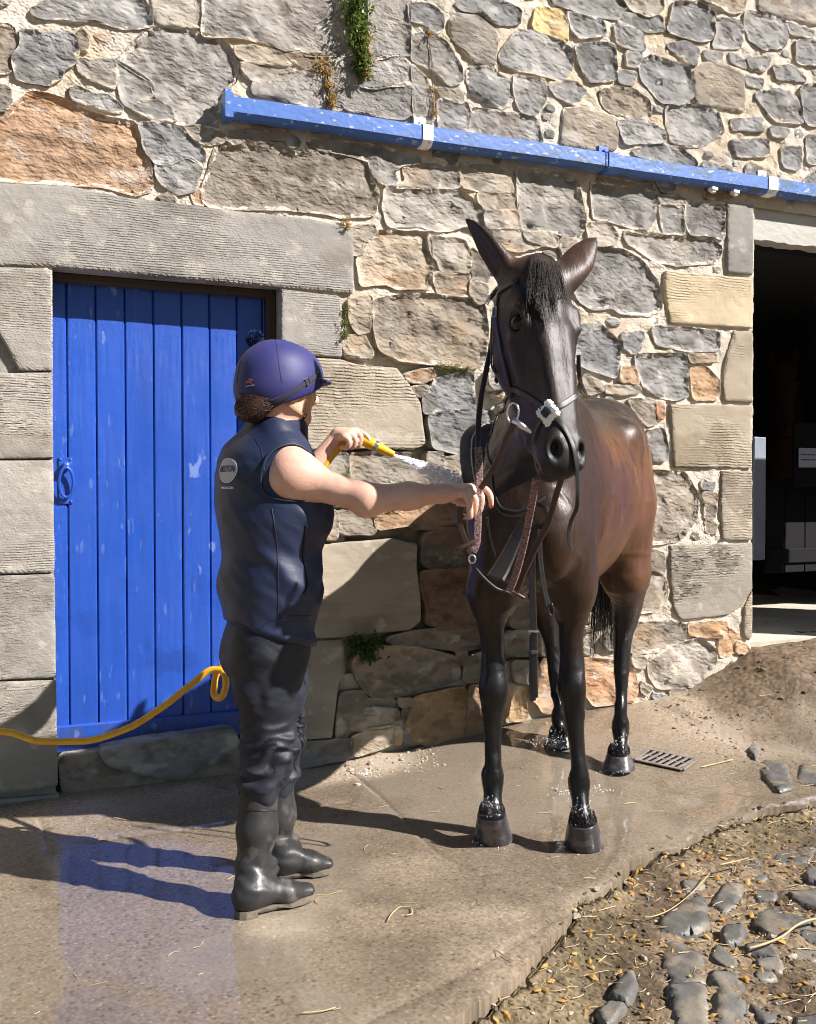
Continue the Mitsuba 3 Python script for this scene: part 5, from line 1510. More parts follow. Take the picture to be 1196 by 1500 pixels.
# long boots
def boot(an, top, heel_px, toe_px, key_label):
    heel, toe = on_ground(*heel_px), on_ground(*toe_px)
    d = nrm((toe - heel) * [1, 1, 0]); L = np.linalg.norm(toe - heel); sdd = np.array([d[1], -d[0], 0])
    B = Body()
    foot = lambda f, s, z: heel + d * (f * L) + sdd * s + UP * z
    B.seg(top, an * .5 + top * .5 + d * .004, (.053, .058), (.052, .058), .03, d)
    B.seg(an * .5 + top * .5 + d * .004, an + UP * .02, (.052, .058), (.039, .045), .03, d)
    B.seg(an + UP * .03, foot(.20, 0, .065), (.041, .048), (.036, .046), .03, d)
    B.ell(foot(.13, 0, .058), (.034, .040, .045), np.column_stack([sdd, d, UP]), .025)
    B.seg(foot(.25, 0, .066), foot(.62, 0, .046), (.036, .040), (.042, .030), .04, UP)
    B.seg(foot(.62, 0, .044), foot(.90, 0, .034), (.042, .028), (.030, .018), .03, UP)
    B.ell(an + UP * .035 + d * .045, (.032, .028, .016), None, .02); B.ell(an + UP * .012 + d * .055, (.032, .03, .014), None, .016)
    B.plane(foot(0, 0, .016), -UP, .004)
    B.plane(top + UP * .0, UP, .006)
    def w(V):
        z = V[:, 2]; k = np.exp(-((z - an[2] - .03) / .06) ** 2)
        return np.sin(z * 130 + (V @ d) * 60 + meshkit.noise(V * 20) * 4) * .0018 * k + (meshkit.fbm(V * 13, 3) - .5) * .005
    v, f = B.mesh(.005, w)
    bk = put('boot', (v, f), 'boot_mat', person, smooth=True, label=key_label)
    prof = np.array([(.02, 0), (.035, .020), (.10, .030), (.30, .028), (.45, .028), (.62, .0385), (.78, .0375), (.92, .026), (.965, .013), (.98, 0)])
    out = np.vstack([prof, np.column_stack([prof[::-1, 0], -prof[::-1, 1]])[1:-1]])
    lo = np.array([foot(a, b, .007 + .010 * (0.15 < a < .5)) for a, b in out]); hi = np.array([foot(a, b, .022 + .004 * np.clip(a - .8, 0, 1) * 5) for a, b in out])
    n = len(out); V = np.vstack([lo, hi]); k = np.arange(n)
    F = [np.stack([k, (k + 1) % n, n + (k + 1) % n], 1), np.stack([k, n + (k + 1) % n, n + k], 1)]
    tri = trimesh.creation.triangulate_polygon(Polygon(out), engine='earcut')[1]
    F += [tri + n, tri[:, ::-1]]
    put('sole', (V, np.vstack(F)), 'sole_mat', bk)
    hl = Polygon([(a, b) for a, b in [(.022, -.010), (.022, .010), (.035, .021), (.1, .031), (.235, .029), (.235, -.029), (.1, -.031), (.035, -.021)]])
    hv_, hf_ = trimesh.creation.triangulate_polygon(hl, engine='earcut'); o2 = np.asarray(hl.exterior.coords)[:-1]; n = len(o2)
    V = np.vstack([[foot(a, b, .001) for a, b in o2], [foot(a, b, .021) for a, b in o2]]); k = np.arange(n)
    put('heel', (V, np.vstack([np.stack([k, (k + 1) % n, n + (k + 1) % n], 1), np.stack([k, n + (k + 1) % n, n + k], 1), np.stack([k, (k + 1) % n, n + k], 1)[:, ::-1] * 0 + np.stack([k, (k + 1) % n, n + k], 1), np.array([[n, n + i, n + i + 1] for i in range(1, n - 1)])])), 'sole_mat', bk)
    return B, bk
B1, bk1 = boot(RAN, at(380, 1150, 2.835), (343, 1346), (463, 1316), 'black leather long boot nearest the viewer, dusty at the foot')
B2, bk2 = boot(LAN, at(404, 1144, 3.06), (398, 1290), (489, 1278), None)
put('seam', tube_vf(B1.snap(np.array([B1.hit(x, 1188)[0] for x in np.linspace(346, 411, 20)]), .0005), .0013, 5), 'zip_mat', bk1, smooth=True)
put('strap_end', tube_vf(B1.snap(np.array([B1.hit(x, y)[0] for x, y in [(345, 1164), (352, 1158), (361, 1160), (362, 1166), (354, 1170), (345, 1170)]]), .0012), .0022, 6), 'black_leather', bk1, smooth=True)

# helmet with silk cover, peak, band, pompom, harness; hair
he = Body()
hm = at(411, 550, 2.93); htilt = nrm(HUP + HFW * -.22); hfw = nrm(HFW - HFW @ htilt * htilt); HM = np.column_stack([np.cross(hfw, htilt), hfw, htilt])
he.ell(hm - htilt * .005, (.108, .137, .104), HM, .02)
he.ell(hm - hfw * .022 + htilt * .006, (.102, .110, .098), HM, .03)
he.ell(hm - htilt * .035 - hfw * .01, (.106, .132, .080), HM, .03)
he.ell(hm - htilt * .050 - hfw * .022, (.103, .124, .080), HM, .03)
hrim = nrm(htilt - hfw * .26)
he.plane(at(408, 590, 2.93), -hrim, .008)
he.ell(hm - htilt * .105, (.098, .122, .078), HM, .006, -1)
hv2, hf2 = he.mesh(.005)
helmet = put('helmet', (hv2, hf2), 'helmet_mat', person, smooth=True, label='purple navy silk covered riding helmet with pompom')
pk = Body(); 
for a in np.linspace(-.75, .75, 9):
    c = hm - htilt * .030 + HM @ np.array([.105 * math.sin(a), .132 * math.cos(a), 0]); o = HM @ np.array([math.sin(a) * .5, math.cos(a), -.25])
    pk.seg(c, c + o * .028 * math.cos(a * 1.2), (.02, .006), (.016, .004), .012, htilt)
put('peak', pk.mesh(.004), 'helmet_mat', helmet, smooth=True)
pbsdf('elastic_mat', (.03, .03, .05), .7, .3); pbsdf('metal', (.75, .74, .72), .22, .5, metallic=1.0)
band = he.snap(spline(np.array([he.hit(*q)[0] for q in [(372, 594), (400, 588), (432, 572), (455, 556), (468, 549)]]), 26), .0015)
put('band', ribbon_vf(band, he.grad(band), .017, .003), 'elastic_mat', helmet, smooth=40)
bq = he.snap(np.array([he.hit(450, 559)[0]]), .004)[0]; bn = he.normal(bq); bu = nrm(band[-6] - band[-10]); bw = np.cross(bn, bu)
m = MB()
for du, dw, hu, hw_ in ((.007, 0, .0016, .010), (-.007, 0, .0016, .010), (0, .009, .008, .0016), (0, -.009, .008, .0016)):
    m.add(*box_vf(bq + bu * du + bw * dw, [hu, hw_, .0015], np.column_stack([bu, bw, bn])))
put('buckle', m.mesh(), 'metal', helmet)
for s in (0.0, 1.05, -1.05):
    a = np.linspace(-.25, 1.9, 24); dirv = np.cos(s) * hfw * -1 + np.sin(s) * HM[:, 0]
    p = he.snap(np.array([hm + .12 * (np.cos(t) * dirv + np.sin(t) * htilt) for t in a]), .0003)
    put('cover_seam', tube_vf(p, .0011, 5), 'elastic_mat', helmet, smooth=True)
pc = at(374, 497, 2.95)
rp = np.random.default_rng(4); m = MB(); ic = trimesh.creation.icosphere(2)
m.add(ic.vertices * .021 + pc, ic.faces)
for i in range(1500):
    d = nrm(rp.normal(0, 1, 3)); m.add(*tube_vf(np.array([pc + d * .015, pc + d * rp.uniform(.023, .028) + rp.normal(0, .002, 3)]), [.0021, .0017], 3, False))
pbsdf('pompom_mat', (.022, .040, .125), .9, .2, None, sheen=1.0)
put('pompom', m.mesh(), 'pompom_mat', helmet, smooth=False)
# small brown horse emblem on the back of the cover
em = he.hit(365, 560); eu = nrm(np.cross([0, 0, 1], em[1])); eu = eu if eu[0] > 0 else -eu; ev = np.cross(em[1], eu); ev = ev if ev[2] > 0 else -ev
pbsdf('emblem_mat', (.28, .10, .05), .7, .3)
def emb(shapes, mat, name):
    m = MB()
    for pts in shapes:
        P = Polygon(pts).buffer(0); P = P if P.geom_type == 'Polygon' else P.convex_hull
        v, f = trimesh.creation.triangulate_polygon(P, engine='earcut')
        q_ = he.snap(em[0] + v[:, :1] * eu + v[:, 1:2] * ev, .0012)
        m.add(q_, f); m.add(q_, f[:, ::-1])
    put(name, m.mesh(), mat, helmet)
sc = .00065
emb([np.array(a) * sc for a in ([(-22, 2), (-14, 9), (2, 8), (9, 15), (20, 14), (23, 9), (14, 6), (12, -1), (20, -9), (15, -10), (5, -3), (-10, -3), (-20, -12), (-24, -11), (-15, -1)], [(-4, 10), (0, 19), (6, 21), (9, 16), (3, 10)])], 'emblem_mat', 'emblem')
emb([np.array([(-18 + 6 * i, -19 + i * .6), (-14 + 6 * i, -18.6 + i * .6), (-14 + 6 * i, -15.5 + i * .6), (-18 + 6 * i, -16 + i * .6)]) * sc for i in range(8)], 'white_print', 'emblem_lettering')
pbsdf('tan_leather', (.42, .28, .16), .6, .4)
hs_ = Body(); hs_.p = sk.p
def strap(px, name, mat, w=.009, off=.003, par=helmet):
    p = np.array([sk.hit(*q)[0] for q in px]); p = sk.snap(spline(p, 18), off)
    put(name, ribbon_vf(p, sk.grad(p), w, .0022), mat, par, smooth=40)
strap([(411, 580), (424, 593), (436, 602), (448, 610)], 'harness_strap', 'tan_leather')
strap([(455, 572), (452, 590), (448, 606)], 'harness_strap', 'tan_leather', .012)
strap([(448, 606), (442, 615), (436, 618)], 'chin_strap', 'black_leather')
# hair under the helmet and gathered at the nape
hr = Body(); rr = np.random.default_rng(12)
bun = HC - HFW * .108 - HUP * .090 + HRT * .012
for s in (1, -1):
    hr.chain([hc(.076 * s, .018, -.002), hc(.080 * s, -.025, -.022), hc(.062 * s, -.070, -.052), bun + HRT * .012 * s], [(.010, .024), (.014, .032), (.022, .034), (.028, .034)], .02, HUP)
hr.chain([hc(0, -.088, .0), hc(0, -.098, -.045), bun], [(.06, .02), (.05, .024), (.036, .034)], .03, HRT)
hr.ell(bun - HFW * .006, (.046, .034, .036), HRt, .03); hr.ell(bun - HFW * .026 - HUP * .018, (.034, .02, .022), HRt, .02)
def flow(V):
    d = (V - bun); a = np.arctan2(d @ HUP, d @ HFW)
    return (np.sin(a * 26 + (V @ HRT) * 90 + meshkit.noise(V * 14) * 5) * .0014 + (meshkit.fbm(V * 60, 2) - .5) * .003)
hv3, hf3 = hr.mesh(.0035, flow)
put('hair', (hv3, hf3), 'hair_brown', person, smooth=True)
hm_ = MB()
for i in range(620):      # single hairs following the sweep to the nape
    s = rr.choice([1, -1, 1]); o = rr.normal(0, .018)
    p0 = hc(.078 * s, .020 - rr.uniform(0, .05), -.004 + o); p3 = bun - HFW * rr.uniform(.0, .045) + HRT * rr.normal(.01, .022) - HUP * rr.normal(.008, .018)
    pth = spline([p0, hc(.082 * s, -.03, -.024 + o), hc(.060 * s, -.075, -.056 + o * .6), p3], 10)
    pth = hr.snap(pth, rr.uniform(.0, .0025), 2)
    hm_.add(*tube_vf(pth, rr.uniform(.0007, .0012), 3, False))
put('loose_hair', hm_.mesh(), 'hair_brown', person, smooth=True)

# ------------------------------------------------------------------ hose, nozzle and spray
hose = thing('garden_hose', 'yellow garden hose looping across the blue door to the raised hand', 'hose')
pbsdf('hose_yellow', proc(lambda p, n, uv: mi.Color3f(.70, .36, .02) * (.85 + .25 * noise(p.x * 40, p.y * 40, p.z * 40))), .38, .5)
hp_ = [(-620, 1330, 2.95), (-480, 1290, 2.98), (-300, 1150, 3.02), (-150, 1080, 3.07), (0, 1072, 3.12), (60, 1086, 3.14), (120, 1086, 3.16), (180, 1070, 3.18), (235, 1038, 3.20), (280, 1003, 3.21), (312, 981, 3.215), (326, 983, 3.205), (331, 1000, 3.19), (327, 1018, 3.19), (319, 1023, 3.20), (313, 1014, 3.215), (315, 995, 3.23), (326, 974, 3.235), (345, 940, 3.24), (380, 870, 3.25), (425, 775, 3.32), (463, 705, 3.37), (484, 672, 3.39), (500, 655, 3.40), (520, 646, 3.407), (541, 647, 3.413)]
hpath = spline([at(*q) for q in hp_], 300)
put('hose', tube_vf(hpath, .0115, 12), 'hose_yellow', hose, smooth=True)
n0_, n1_ = at(536, 646, 3.412), at(577, 666, 3.42)
nd = nrm(n1_ - n0_)
def lathe_on(p, d, prof, sides=20):
    t, s, u = frame(d); ang = np.arange(sides) * 2 * np.pi / sides
    V = np.vstack([p + d * x + r * (np.cos(ang)[:, None] * s + np.sin(ang)[:, None] * u) for x, r in prof])
    n = len(prof); i, j = np.meshgrid(np.arange(n - 1), np.arange(sides), indexing='ij')
    q = np.stack([i * sides + j, i * sides + (j + 1) % sides, (i + 1) * sides + (j + 1) % sides, (i + 1) * sides + j], -1).reshape(-1, 4)
    V = np.vstack([V, p + d * prof[0][0], p + d * prof[-1][0]]); k = np.arange(sides)
    return V, np.vstack([q[:, [0, 1, 2]], q[:, [0, 2, 3]], np.stack([k * 0 + n * sides, (k + 1) % sides, k], 1), np.stack([k * 0 + n * sides + 1, (n - 1) * sides + k, (n - 1) * sides + (k + 1) % sides], 1)])
NL = np.linalg.norm(n1_ - n0_)
pbsdf('nozzle_yellow', (.78, .45, .015), .3, .5)
noz = thing('hose_nozzle', 'yellow and silver spray nozzle on the hose end', 'nozzle')
put('grip', lathe_on(n0_, nd, [(-.02, .013), (-.015, .018), (.006, .0215), (.028, .0215), (.034, .018)]), 'nozzle_yellow', noz, smooth=30)
put('collar', lathe_on(n0_, nd, [(.030, .0175), (.034, .0185), (.047, .0185), (.05, .0170)]), 'metal', noz, smooth=30)
put('tip', lathe_on(n0_, nd, [(.046, .0175), (.052, .0182), (.080, .0150), (NL, .0118), (NL + .002, .008)]), 'nozzle_yellow', noz, smooth=30)

# ------------------------------------------------------------------ bridle, reins and breastplate
pbsdf('brown_leather', proc(lambda p, n, uv: mi.Color3f(.045, .022, .016) * (.7 + .6 * fbm(p.x * 50, p.y * 50, p.z * 50, 3))), .4, .5)
pbsdf('grey_leather', proc(lambda p, n, uv: mi.Color3f(.034, .033, .034) * (.7 + .6 * fbm(p.x * 50, p.y * 50, p.z * 50, 3))), .45, .4)
pbsdf('rubber_rein', proc(lambda p, n, uv: mix((.10, .055, .052), (.30, .205, .19), smoothstep(.4, .6, noise(p.x * 420, p.y * 60, p.z * 420)))), .8, .2,
      lambda p, n, uv: .002 * noise(p.x * 260, p.y * 260, p.z * 190), 1.0, .0008)
pbsdf('fleece', (.90, .89, .87), .95, .1, lambda p, n, uv: .004 * fbm(p.x * 150, p.y * 150, p.z * 150, 3), 1.0, .0006)
bridle = thing('bridle', 'black leather bridle with crossed noseband and white fleece pad on the horse head', 'bridle')
def head_strap(px, name, w, mat='black_leather', off=.003, th=.004, n=30, label=None):
    p = np.array([hb.hit(*q)[0] for q in px]); p = hb.snap(spline(p, n), off)
    return put(name, ribbon_vf(p, hb.grad(p), w, th), mat, bridle, smooth=40, label=label)
cheek = head_strap([(760, 410), (742, 420), (731, 430), (728, 450), (729, 478), (735, 512), (743, 548), (750, 582)], 'cheekpiece', .017)
head_strap([(752, 414), (770, 428), (800, 436), (826, 432)], 'browband', .016)
head_strap([(727, 452), (722, 478), (721, 512), (727, 545)], 'throat_lash', .010)
head_strap([(750, 571), (766, 576), (782, 586), (800, 599)], 'noseband_strap', .016, 'grey_leather', .004)
head_strap([(810, 600), (826, 592), (843, 580)], 'noseband_strap', .016, 'grey_leather', .004)
head_strap([(801, 609), (792, 622), (786, 636), (783, 650)], 'noseband_strap', .012, 'grey_leather', .004)
head_strap([(811, 609), (826, 628), (836, 648), (842, 672), (844, 694)], 'noseband_strap', .012, 'grey_leather', .004)
pcn, pnn = hb.hit(805, 605); pu = nrm(np.cross([0, 0, 1], pnn)); pv = np.cross(pnn, pu)
fb = Body()
for i in range(8):
    a = i * math.pi / 4
    rr_ = .024 if i % 2 == 0 else .017
    fb.ell(pcn + pnn * .005 + pu * math.cos(a) * rr_ + pv * math.sin(a) * rr_, (.0115, .0115, .010) if i % 2 == 0 else (.010, .010, .007), np.column_stack([pu, pv, pnn]), .003)
fb.ell(pcn + pnn * .004, (.020, .020, .007), np.column_stack([pu, pv, pnn]), .006)
fv, ff = fb.mesh(.002, lambda V: (meshkit.fbm(V * 180, 2) - .5) * .010)
put('fleece_pad', (fv, ff), 'fleece', bridle, smooth=True)
put('noseband_disc', box_vf(pcn + pnn * .016, [.0125, .0125, .005], np.column_stack([nrm(pu + pv), nrm(pv - pu), pnn]), .004), 'black_leather', bridle, smooth=30)
# bit: loose ring and mouthpiece end
bc = at(752, 605, 2.525); t = np.linspace(0, 2 * np.pi, 41)
rx_ = nrm(np.array([.80, -.55, .1])); 
put('bit_ring', tube_vf(np.array([bc + rx_ * .017 * math.cos(a) + np.array([-.003, 0, 1]) * .026 * math.sin(a) for a in t]), .0028, 10, False), 'metal', bridle, smooth=True)
put('mouthpiece', tube_vf(np.array([at(753, 616, 2.515), at(764, 623, 2.505), at(779, 633, 2.515)]), [.009, .0085, .005], 12), 'metal', bridle, smooth=True)
bk = hb.snap(np.array([hb.hit(728, 457)[0]]), .006)[0]; bn_ = hb.normal(bk)
fr_b = frame(np.array([0, 0, 1.]), bn_)
m = MB()
for du, dz, hu, hz in ((.011, 0, .0018, .013), (-.011, 0, .0018, .013), (0, .013, .012, .0018), (0, -.013, .012, .0018)):
    m.add(*box_vf(bk + np.cross(bn_, [0, 0, 1]) * du + np.array([0, 0, dz]), [hu, .0018, hz], np.column_stack([np.cross(bn_, [0, 0, 1]), bn_, [0, 0, 1]])))
put('buckle', m.mesh(), 'metal', bridle)
def free_strap(pts, w, th, mat, name, par, n=40, nv=(-.05, -1, .1), label=None):
    p = spline(np.array([at(*q) for q in pts]), n)
    return put(name, ribbon_vf(p, np.asarray(nv, float), w, th), mat, par, smooth=40, label=label)
free_strap([(846, 690, 2.44), (847, 719, 2.44), (846, 741, 2.45), (837, 764, 2.47), (834, 782, 2.475), (838, 806, 2.47)], .011, .003, 'grey_leather', 'loose_strap_end', bridle)
free_strap([(848, 520, 2.64), (849, 548, 2.67), (853, 564, 2.73), (860, 576, 2.82)], .012, .003, 'black_leather', 'cheek_strap', bridle)
reins = thing('reins', 'long leather reins with pink rubber grips held in the right hand', 'reins')
free_strap([(752, 621, 2.52), (739, 650, 2.59), (729, 674, 2.65), (712, 704, 2.72), (704, 716, 2.75)], .017, .004, 'brown_leather', 'leather_rein', reins)
free_strap([(722, 500, 3.04), (712, 545, 2.97), (704, 590, 2.87), (701, 628, 2.81), (701, 657, 2.785)], .017, .004, 'brown_leather', 'leather_rein', reins)
free_strap([(701, 655, 2.785), (702, 690, 2.775), (701, 735, 2.765), (700, 770, 2.765), (699, 792, 2.765), (693, 808, 2.765)], .022, .005, 'rubber_rein', 'rubber_grip', reins)
free_strap([(786, 702, 2.56), (779, 741, 2.62), (768, 796, 2.70), (753, 850, 2.76), (746, 866, 2.78)], .021, .005, 'rubber_rein', 'rubber_grip', reins)
free_strap([(747, 867, 2.79), (754, 868, 2.79), (768, 838, 2.78), (787, 798, 2.76), (804, 764, 2.72), (816, 722, 2.66), (824, 698, 2.62)], .018, .004, 'brown_leather', 'leather_rein', reins, nv=(-.35, -1, .1))
free_strap([(674, 742, 2.74), (674, 765, 2.745), (682, 792, 2.755), (689, 810, 2.76)], .017, .004, 'brown_leather', 'leather_rein', reins)
free_strap([(668, 806, 2.745), (680, 800, 2.74), (697, 792, 2.745)], .012, .004, 'brown_leather', 'rein_stop', reins, nv=(0, -1, .3))
rc = at(692, 819, 2.762)
put('ring', tube_vf(np.array([rc + np.array([.010 * math.cos(a), 0, .012 * math.sin(a)]) for a in t]), .0024, 8, False), 'metal', reins, smooth=True)
put('rein_edge', tube_vf(spline(np.array([at(693, 826, 2.765), at(711, 848, 2.775), at(732, 864, 2.785), at(747, 868, 2.79)]), 24), .0042, 8), 'grey_leather', reins, smooth=True)
put('end_tag', tube_vf(np.array([at(750, 866, 2.79), at(759, 871, 2.79), at(769, 876, 2.79)]), [.004, .005, .005], 8), 'brown_leather', reins, smooth=True)
breast = thing('breastplate', 'black leather breastplate straps across the horse chest with hanging girth strap', 'breastplate')
free_strap([(768, 764, 2.90), (757, 786, 2.90), (742, 818, 2.88), (726, 846, 2.84)], [.030 + .028 * k / 39 for k in range(40)], .006, 'black_leather', 'wide_strap', breast, nv=(-.5, -1, -.05))
def chest(px, w, name, mat='grey_leather', off=.004):
    p = np.array([hb.hit(*q)[0] for q in px]); p = hb.snap(spline(p, 40), off)
    put(name, ribbon_vf(p, hb.grad(p), w, .004), mat, breast, smooth=40)
chest([(716, 600), (718, 640), (721, 694), (727, 730), (738, 746), (757, 749), (773, 744), (788, 737), (799, 728)], .009, 'neck_strap')
chest([(727, 738), (736, 753), (750, 757), (764, 756)], .007, 'neck_strap')
chest([(724, 560), (719, 600), (716, 640)], .016, 'neck_strap', 'black_leather')
free_strap([(787, 738, 3.0), (799, 744, 2.98), (804, 757, 2.97), (798, 769, 2.98), (786, 770, 3.0), (776, 764, 3.01)], .014, .004, 'black_leather', 'strap_loop', breast)
free_strap([(785, 768, 3.02), (782, 800, 3.04), (780, 840, 3.05), (781, 880, 3.05), (782, 924, 3.05)], .022, .004, 'black_leather', 'girth_strap', breast)
free_strap([(783, 926, 3.05), (783, 965, 3.05), (783.5, 1000, 3.05), (784, 1022, 3.05)], .021, .005, 'black_leather', 'strap_loop', breast, nv=(-.15, -1, 0))
free_strap([(780, 930, 3.085), (780, 980, 3.09), (780, 1015, 3.085), (782, 1026, 3.06)], .019, .004, 'black_leather', 'strap_loop', breast)
put('buckle', box_vf(at(781.5, 925, 3.045), [.017, .005, .004], None, .003), 'metal', breast, smooth=30)
put('keeper', box_vf(at(783, 956, 3.045), [.0125, .005, .007], None, .003), 'grey_leather', breast, smooth=30)
for dx in (0, 3.5):
    free_strap([(789 + dx, 775, 2.98), (790 + dx, 815, 2.99), (794 + dx, 850, 2.99), (800 + dx, 880, 2.99), (806 + dx * 1.6, 902, 2.99)], .008, .003, 'grey_leather', 'fork_strap', breast)
put('fork_end', tube_vf(spline(np.array([at(803, 890, 2.985), at(805, 900, 2.985), at(809, 902, 2.985), at(811, 896, 2.985), at(808, 884, 2.985)]), 16), .0035, 8), 'black_leather', breast, smooth=True)
free_strap([(714, 758, 2.80), (719, 790, 2.84), (726, 815, 2.88)], .006, .003, 'grey_leather', 'thin_strap', breast)
# saddle pad flap seen beyond the neck
flap = thing('saddle_flap', 'dark rounded saddle flap with pale piping beside the far side of the horse neck', 'saddle flap')
fc = [(696, 622, 3.60), (684, 631, 3.60), (677, 645, 3.60), (676, 668, 3.58), (680, 700, 3.56), (687, 726, 3.54), (694, 744, 3.53)]
L_ = spline(np.array([at(*q) for q in fc]), 30)
m = MB()
rows = [L_ + np.array([dx, dy, 0]) for dx, dy in ((.0, .012), (-.006, .0), (.0, -.012), (.05, -.05), (.14, -.09), (.14, -.05), (.05, -.01))]
V = np.vstack(rows); k = np.arange(29); q = np.vstack([np.stack([a * 30 + k, a * 30 + k + 1, b * 30 + k + 1, b * 30 + k], 1) for a, b in zip(range(7), [1, 2, 3, 4, 5, 6, 0])])
put('leather', (V, q), 'black_leather', flap, smooth=40)
pbsdf('piping_mat', (.55, .50, .42), .6, .3)
put('piping', tube_vf(L_ + np.array([.036, -.042, 0]), .003, 8), 'piping_mat', flap, smooth=True)

# ------------------------------------------------------------------ water from the nozzle, splashes at the feet
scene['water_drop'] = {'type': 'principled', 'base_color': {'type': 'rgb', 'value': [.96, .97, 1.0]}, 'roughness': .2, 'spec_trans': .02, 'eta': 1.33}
spray = thing('water_spray', 'jet of water drops from the hose nozzle towards the horse', 'water spray', kind='stuff')
rw = np.random.default_rng(31)
drop = trimesh.creation.icosphere(1)
tip = n1_ + nd * .003
aim = nrm(at(672, 705, 3.60) - tip)
ua, sa, wa = frame(aim)
m = MB()
for i in range(2600):
    tt = rw.uniform(0, 1) ** .8 * .36
    rad = (.003 + .17 * tt) * rw.uniform(0, 1) ** .6; an = rw.uniform(0, 6.283)
    c = tip + aim * tt + (sa * math.cos(an) + wa * math.sin(an)) * rad - UP * .25 * tt ** 2
    r = rw.uniform(.0008, .0019) * (1 + .4 * (tt > .2)); l = r * rw.uniform(1.4, 3.6)
    m.add(drop.vertices @ np.array([ua * l, sa * r, -wa * r]) + c, drop.faces)
for i in range(60):
    t0 = rw.uniform(0, .10); rad = .003 + .06 * t0; an = rw.uniform(0, 6.283)
    o = (sa * math.cos(an) + wa * math.sin(an))
    m.add(*tube_vf(np.array([tip + aim * t0 + o * rad * .7, tip + aim * (t0 + .035) + o * (rad + .002)]), .0009, 4))
scene[spray] = mikit.ply(m.mesh(), 'water_drop', smooth=True)
splash = thing('water_splash', 'small splashes of water jumping on the wet slab round the hooves, and white drops standing in for the glisten on the pasterns', 'water splash', kind='stuff')
m = MB()
for px, py, w_, n_, hh in ((812, 1092, .11, 200, .04), (838, 1166, .09, 70, .02), (878, 1162, .05, 25, .02), (852, 1243, .08, 70, .012), (725, 1234, .07, 60, .012), (908, 1132, .07, 60, .012), (540, 1135, .06, 40, .01)):
    g0 = on_ground(px, py, .02); z0 = float(gz(g0[0], g0[1])); g0 = on_ground(px, py, z0)
    for i in range(n_):
        d = rw.normal(0, w_ * .5, 2); hgt_ = abs(rw.normal(0, hh)) * math.exp(-(d @ d) / w_ ** 2)
        r = rw.uniform(.0008, .0024)
        m.add(drop.vertices * [r, r, r * rw.uniform(.6, 1.8)] + g0 + [d[0], d[1] * .8, .004 + hgt_], drop.faces)
for px, py, Yd in ((722, 1178, 3.31), (851, 1188, 3.27), (910, 1092, 4.14)):      # white drops painted in for the wet glisten on the pasterns
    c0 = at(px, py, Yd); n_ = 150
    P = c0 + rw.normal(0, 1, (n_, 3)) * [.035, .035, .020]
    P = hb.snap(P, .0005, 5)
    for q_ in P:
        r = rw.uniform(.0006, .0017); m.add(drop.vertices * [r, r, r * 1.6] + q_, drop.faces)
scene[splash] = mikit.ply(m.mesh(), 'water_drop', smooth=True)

# ------------------------------------------------------------------ drain
drain = thing('drain_grate', 'rusty iron drain grate set in the slab beside the near hind hoof', 'drain grate')
pbsdf('iron_mat', proc(lambda p, n, uv: mix((.09, .075, .062), (.25, .22, .19), fbm(p.x * 40, p.y * 40, p.z * 40, 3))), .55, .5)
def gpt(px, py):
    g0 = on_ground(px, py, .03)
    for _ in range(4): g0 = on_ground(px, py, float(gz(g0[0], g0[1])) + .004)
    return g0
A_, B_, C_, D_ = gpt(930, 1114), gpt(951, 1099), gpt(1020, 1114), gpt(1000, 1129)
def gq(u, v): return (A_ * (1 - u) + D_ * u) * (1 - v) + (B_ * (1 - u) + C_ * u) * v
ez = np.array([0, 0, 1.0])
ux, vx = nrm(D_ - A_), nrm(B_ - A_); RG = np.column_stack([ux, np.cross(ez, ux), ez])
put('pit', (np.array([gq(u, v) + ez * .001 for u, v in ((0, 0), (1, 0), (1, 1), (0, 1))]), np.array([[0, 1, 2], [0, 2, 3]])), 'black_gap', drain)
def bar(p, q, w, h, name):
    d = q - p; t_, s_, u_2 = frame(d)
    put(name, box_vf((p + q) / 2 + ez * (.001 + h / 4), [np.linalg.norm(d) / 2, w / 2, h / 4], np.column_stack([t_, s_, u_2]), .002), 'iron_mat', drain, smooth=30)
for a, b in (((0, 0), (1, 0)), ((1, 0), (1, 1)), ((1, 1), (0, 1)), ((0, 1), (0, 0))): bar(gq(*a), gq(*b), .020, .014, 'frame_bar')
for i in range(7):
    u = (i + .7) / 7.4; bar(gq(u - .02, .05), gq(u + .06, .95), .014, .013, 'bar')
bar(gq(0, .5), gq(1, .5), .010, .012, 'bar')

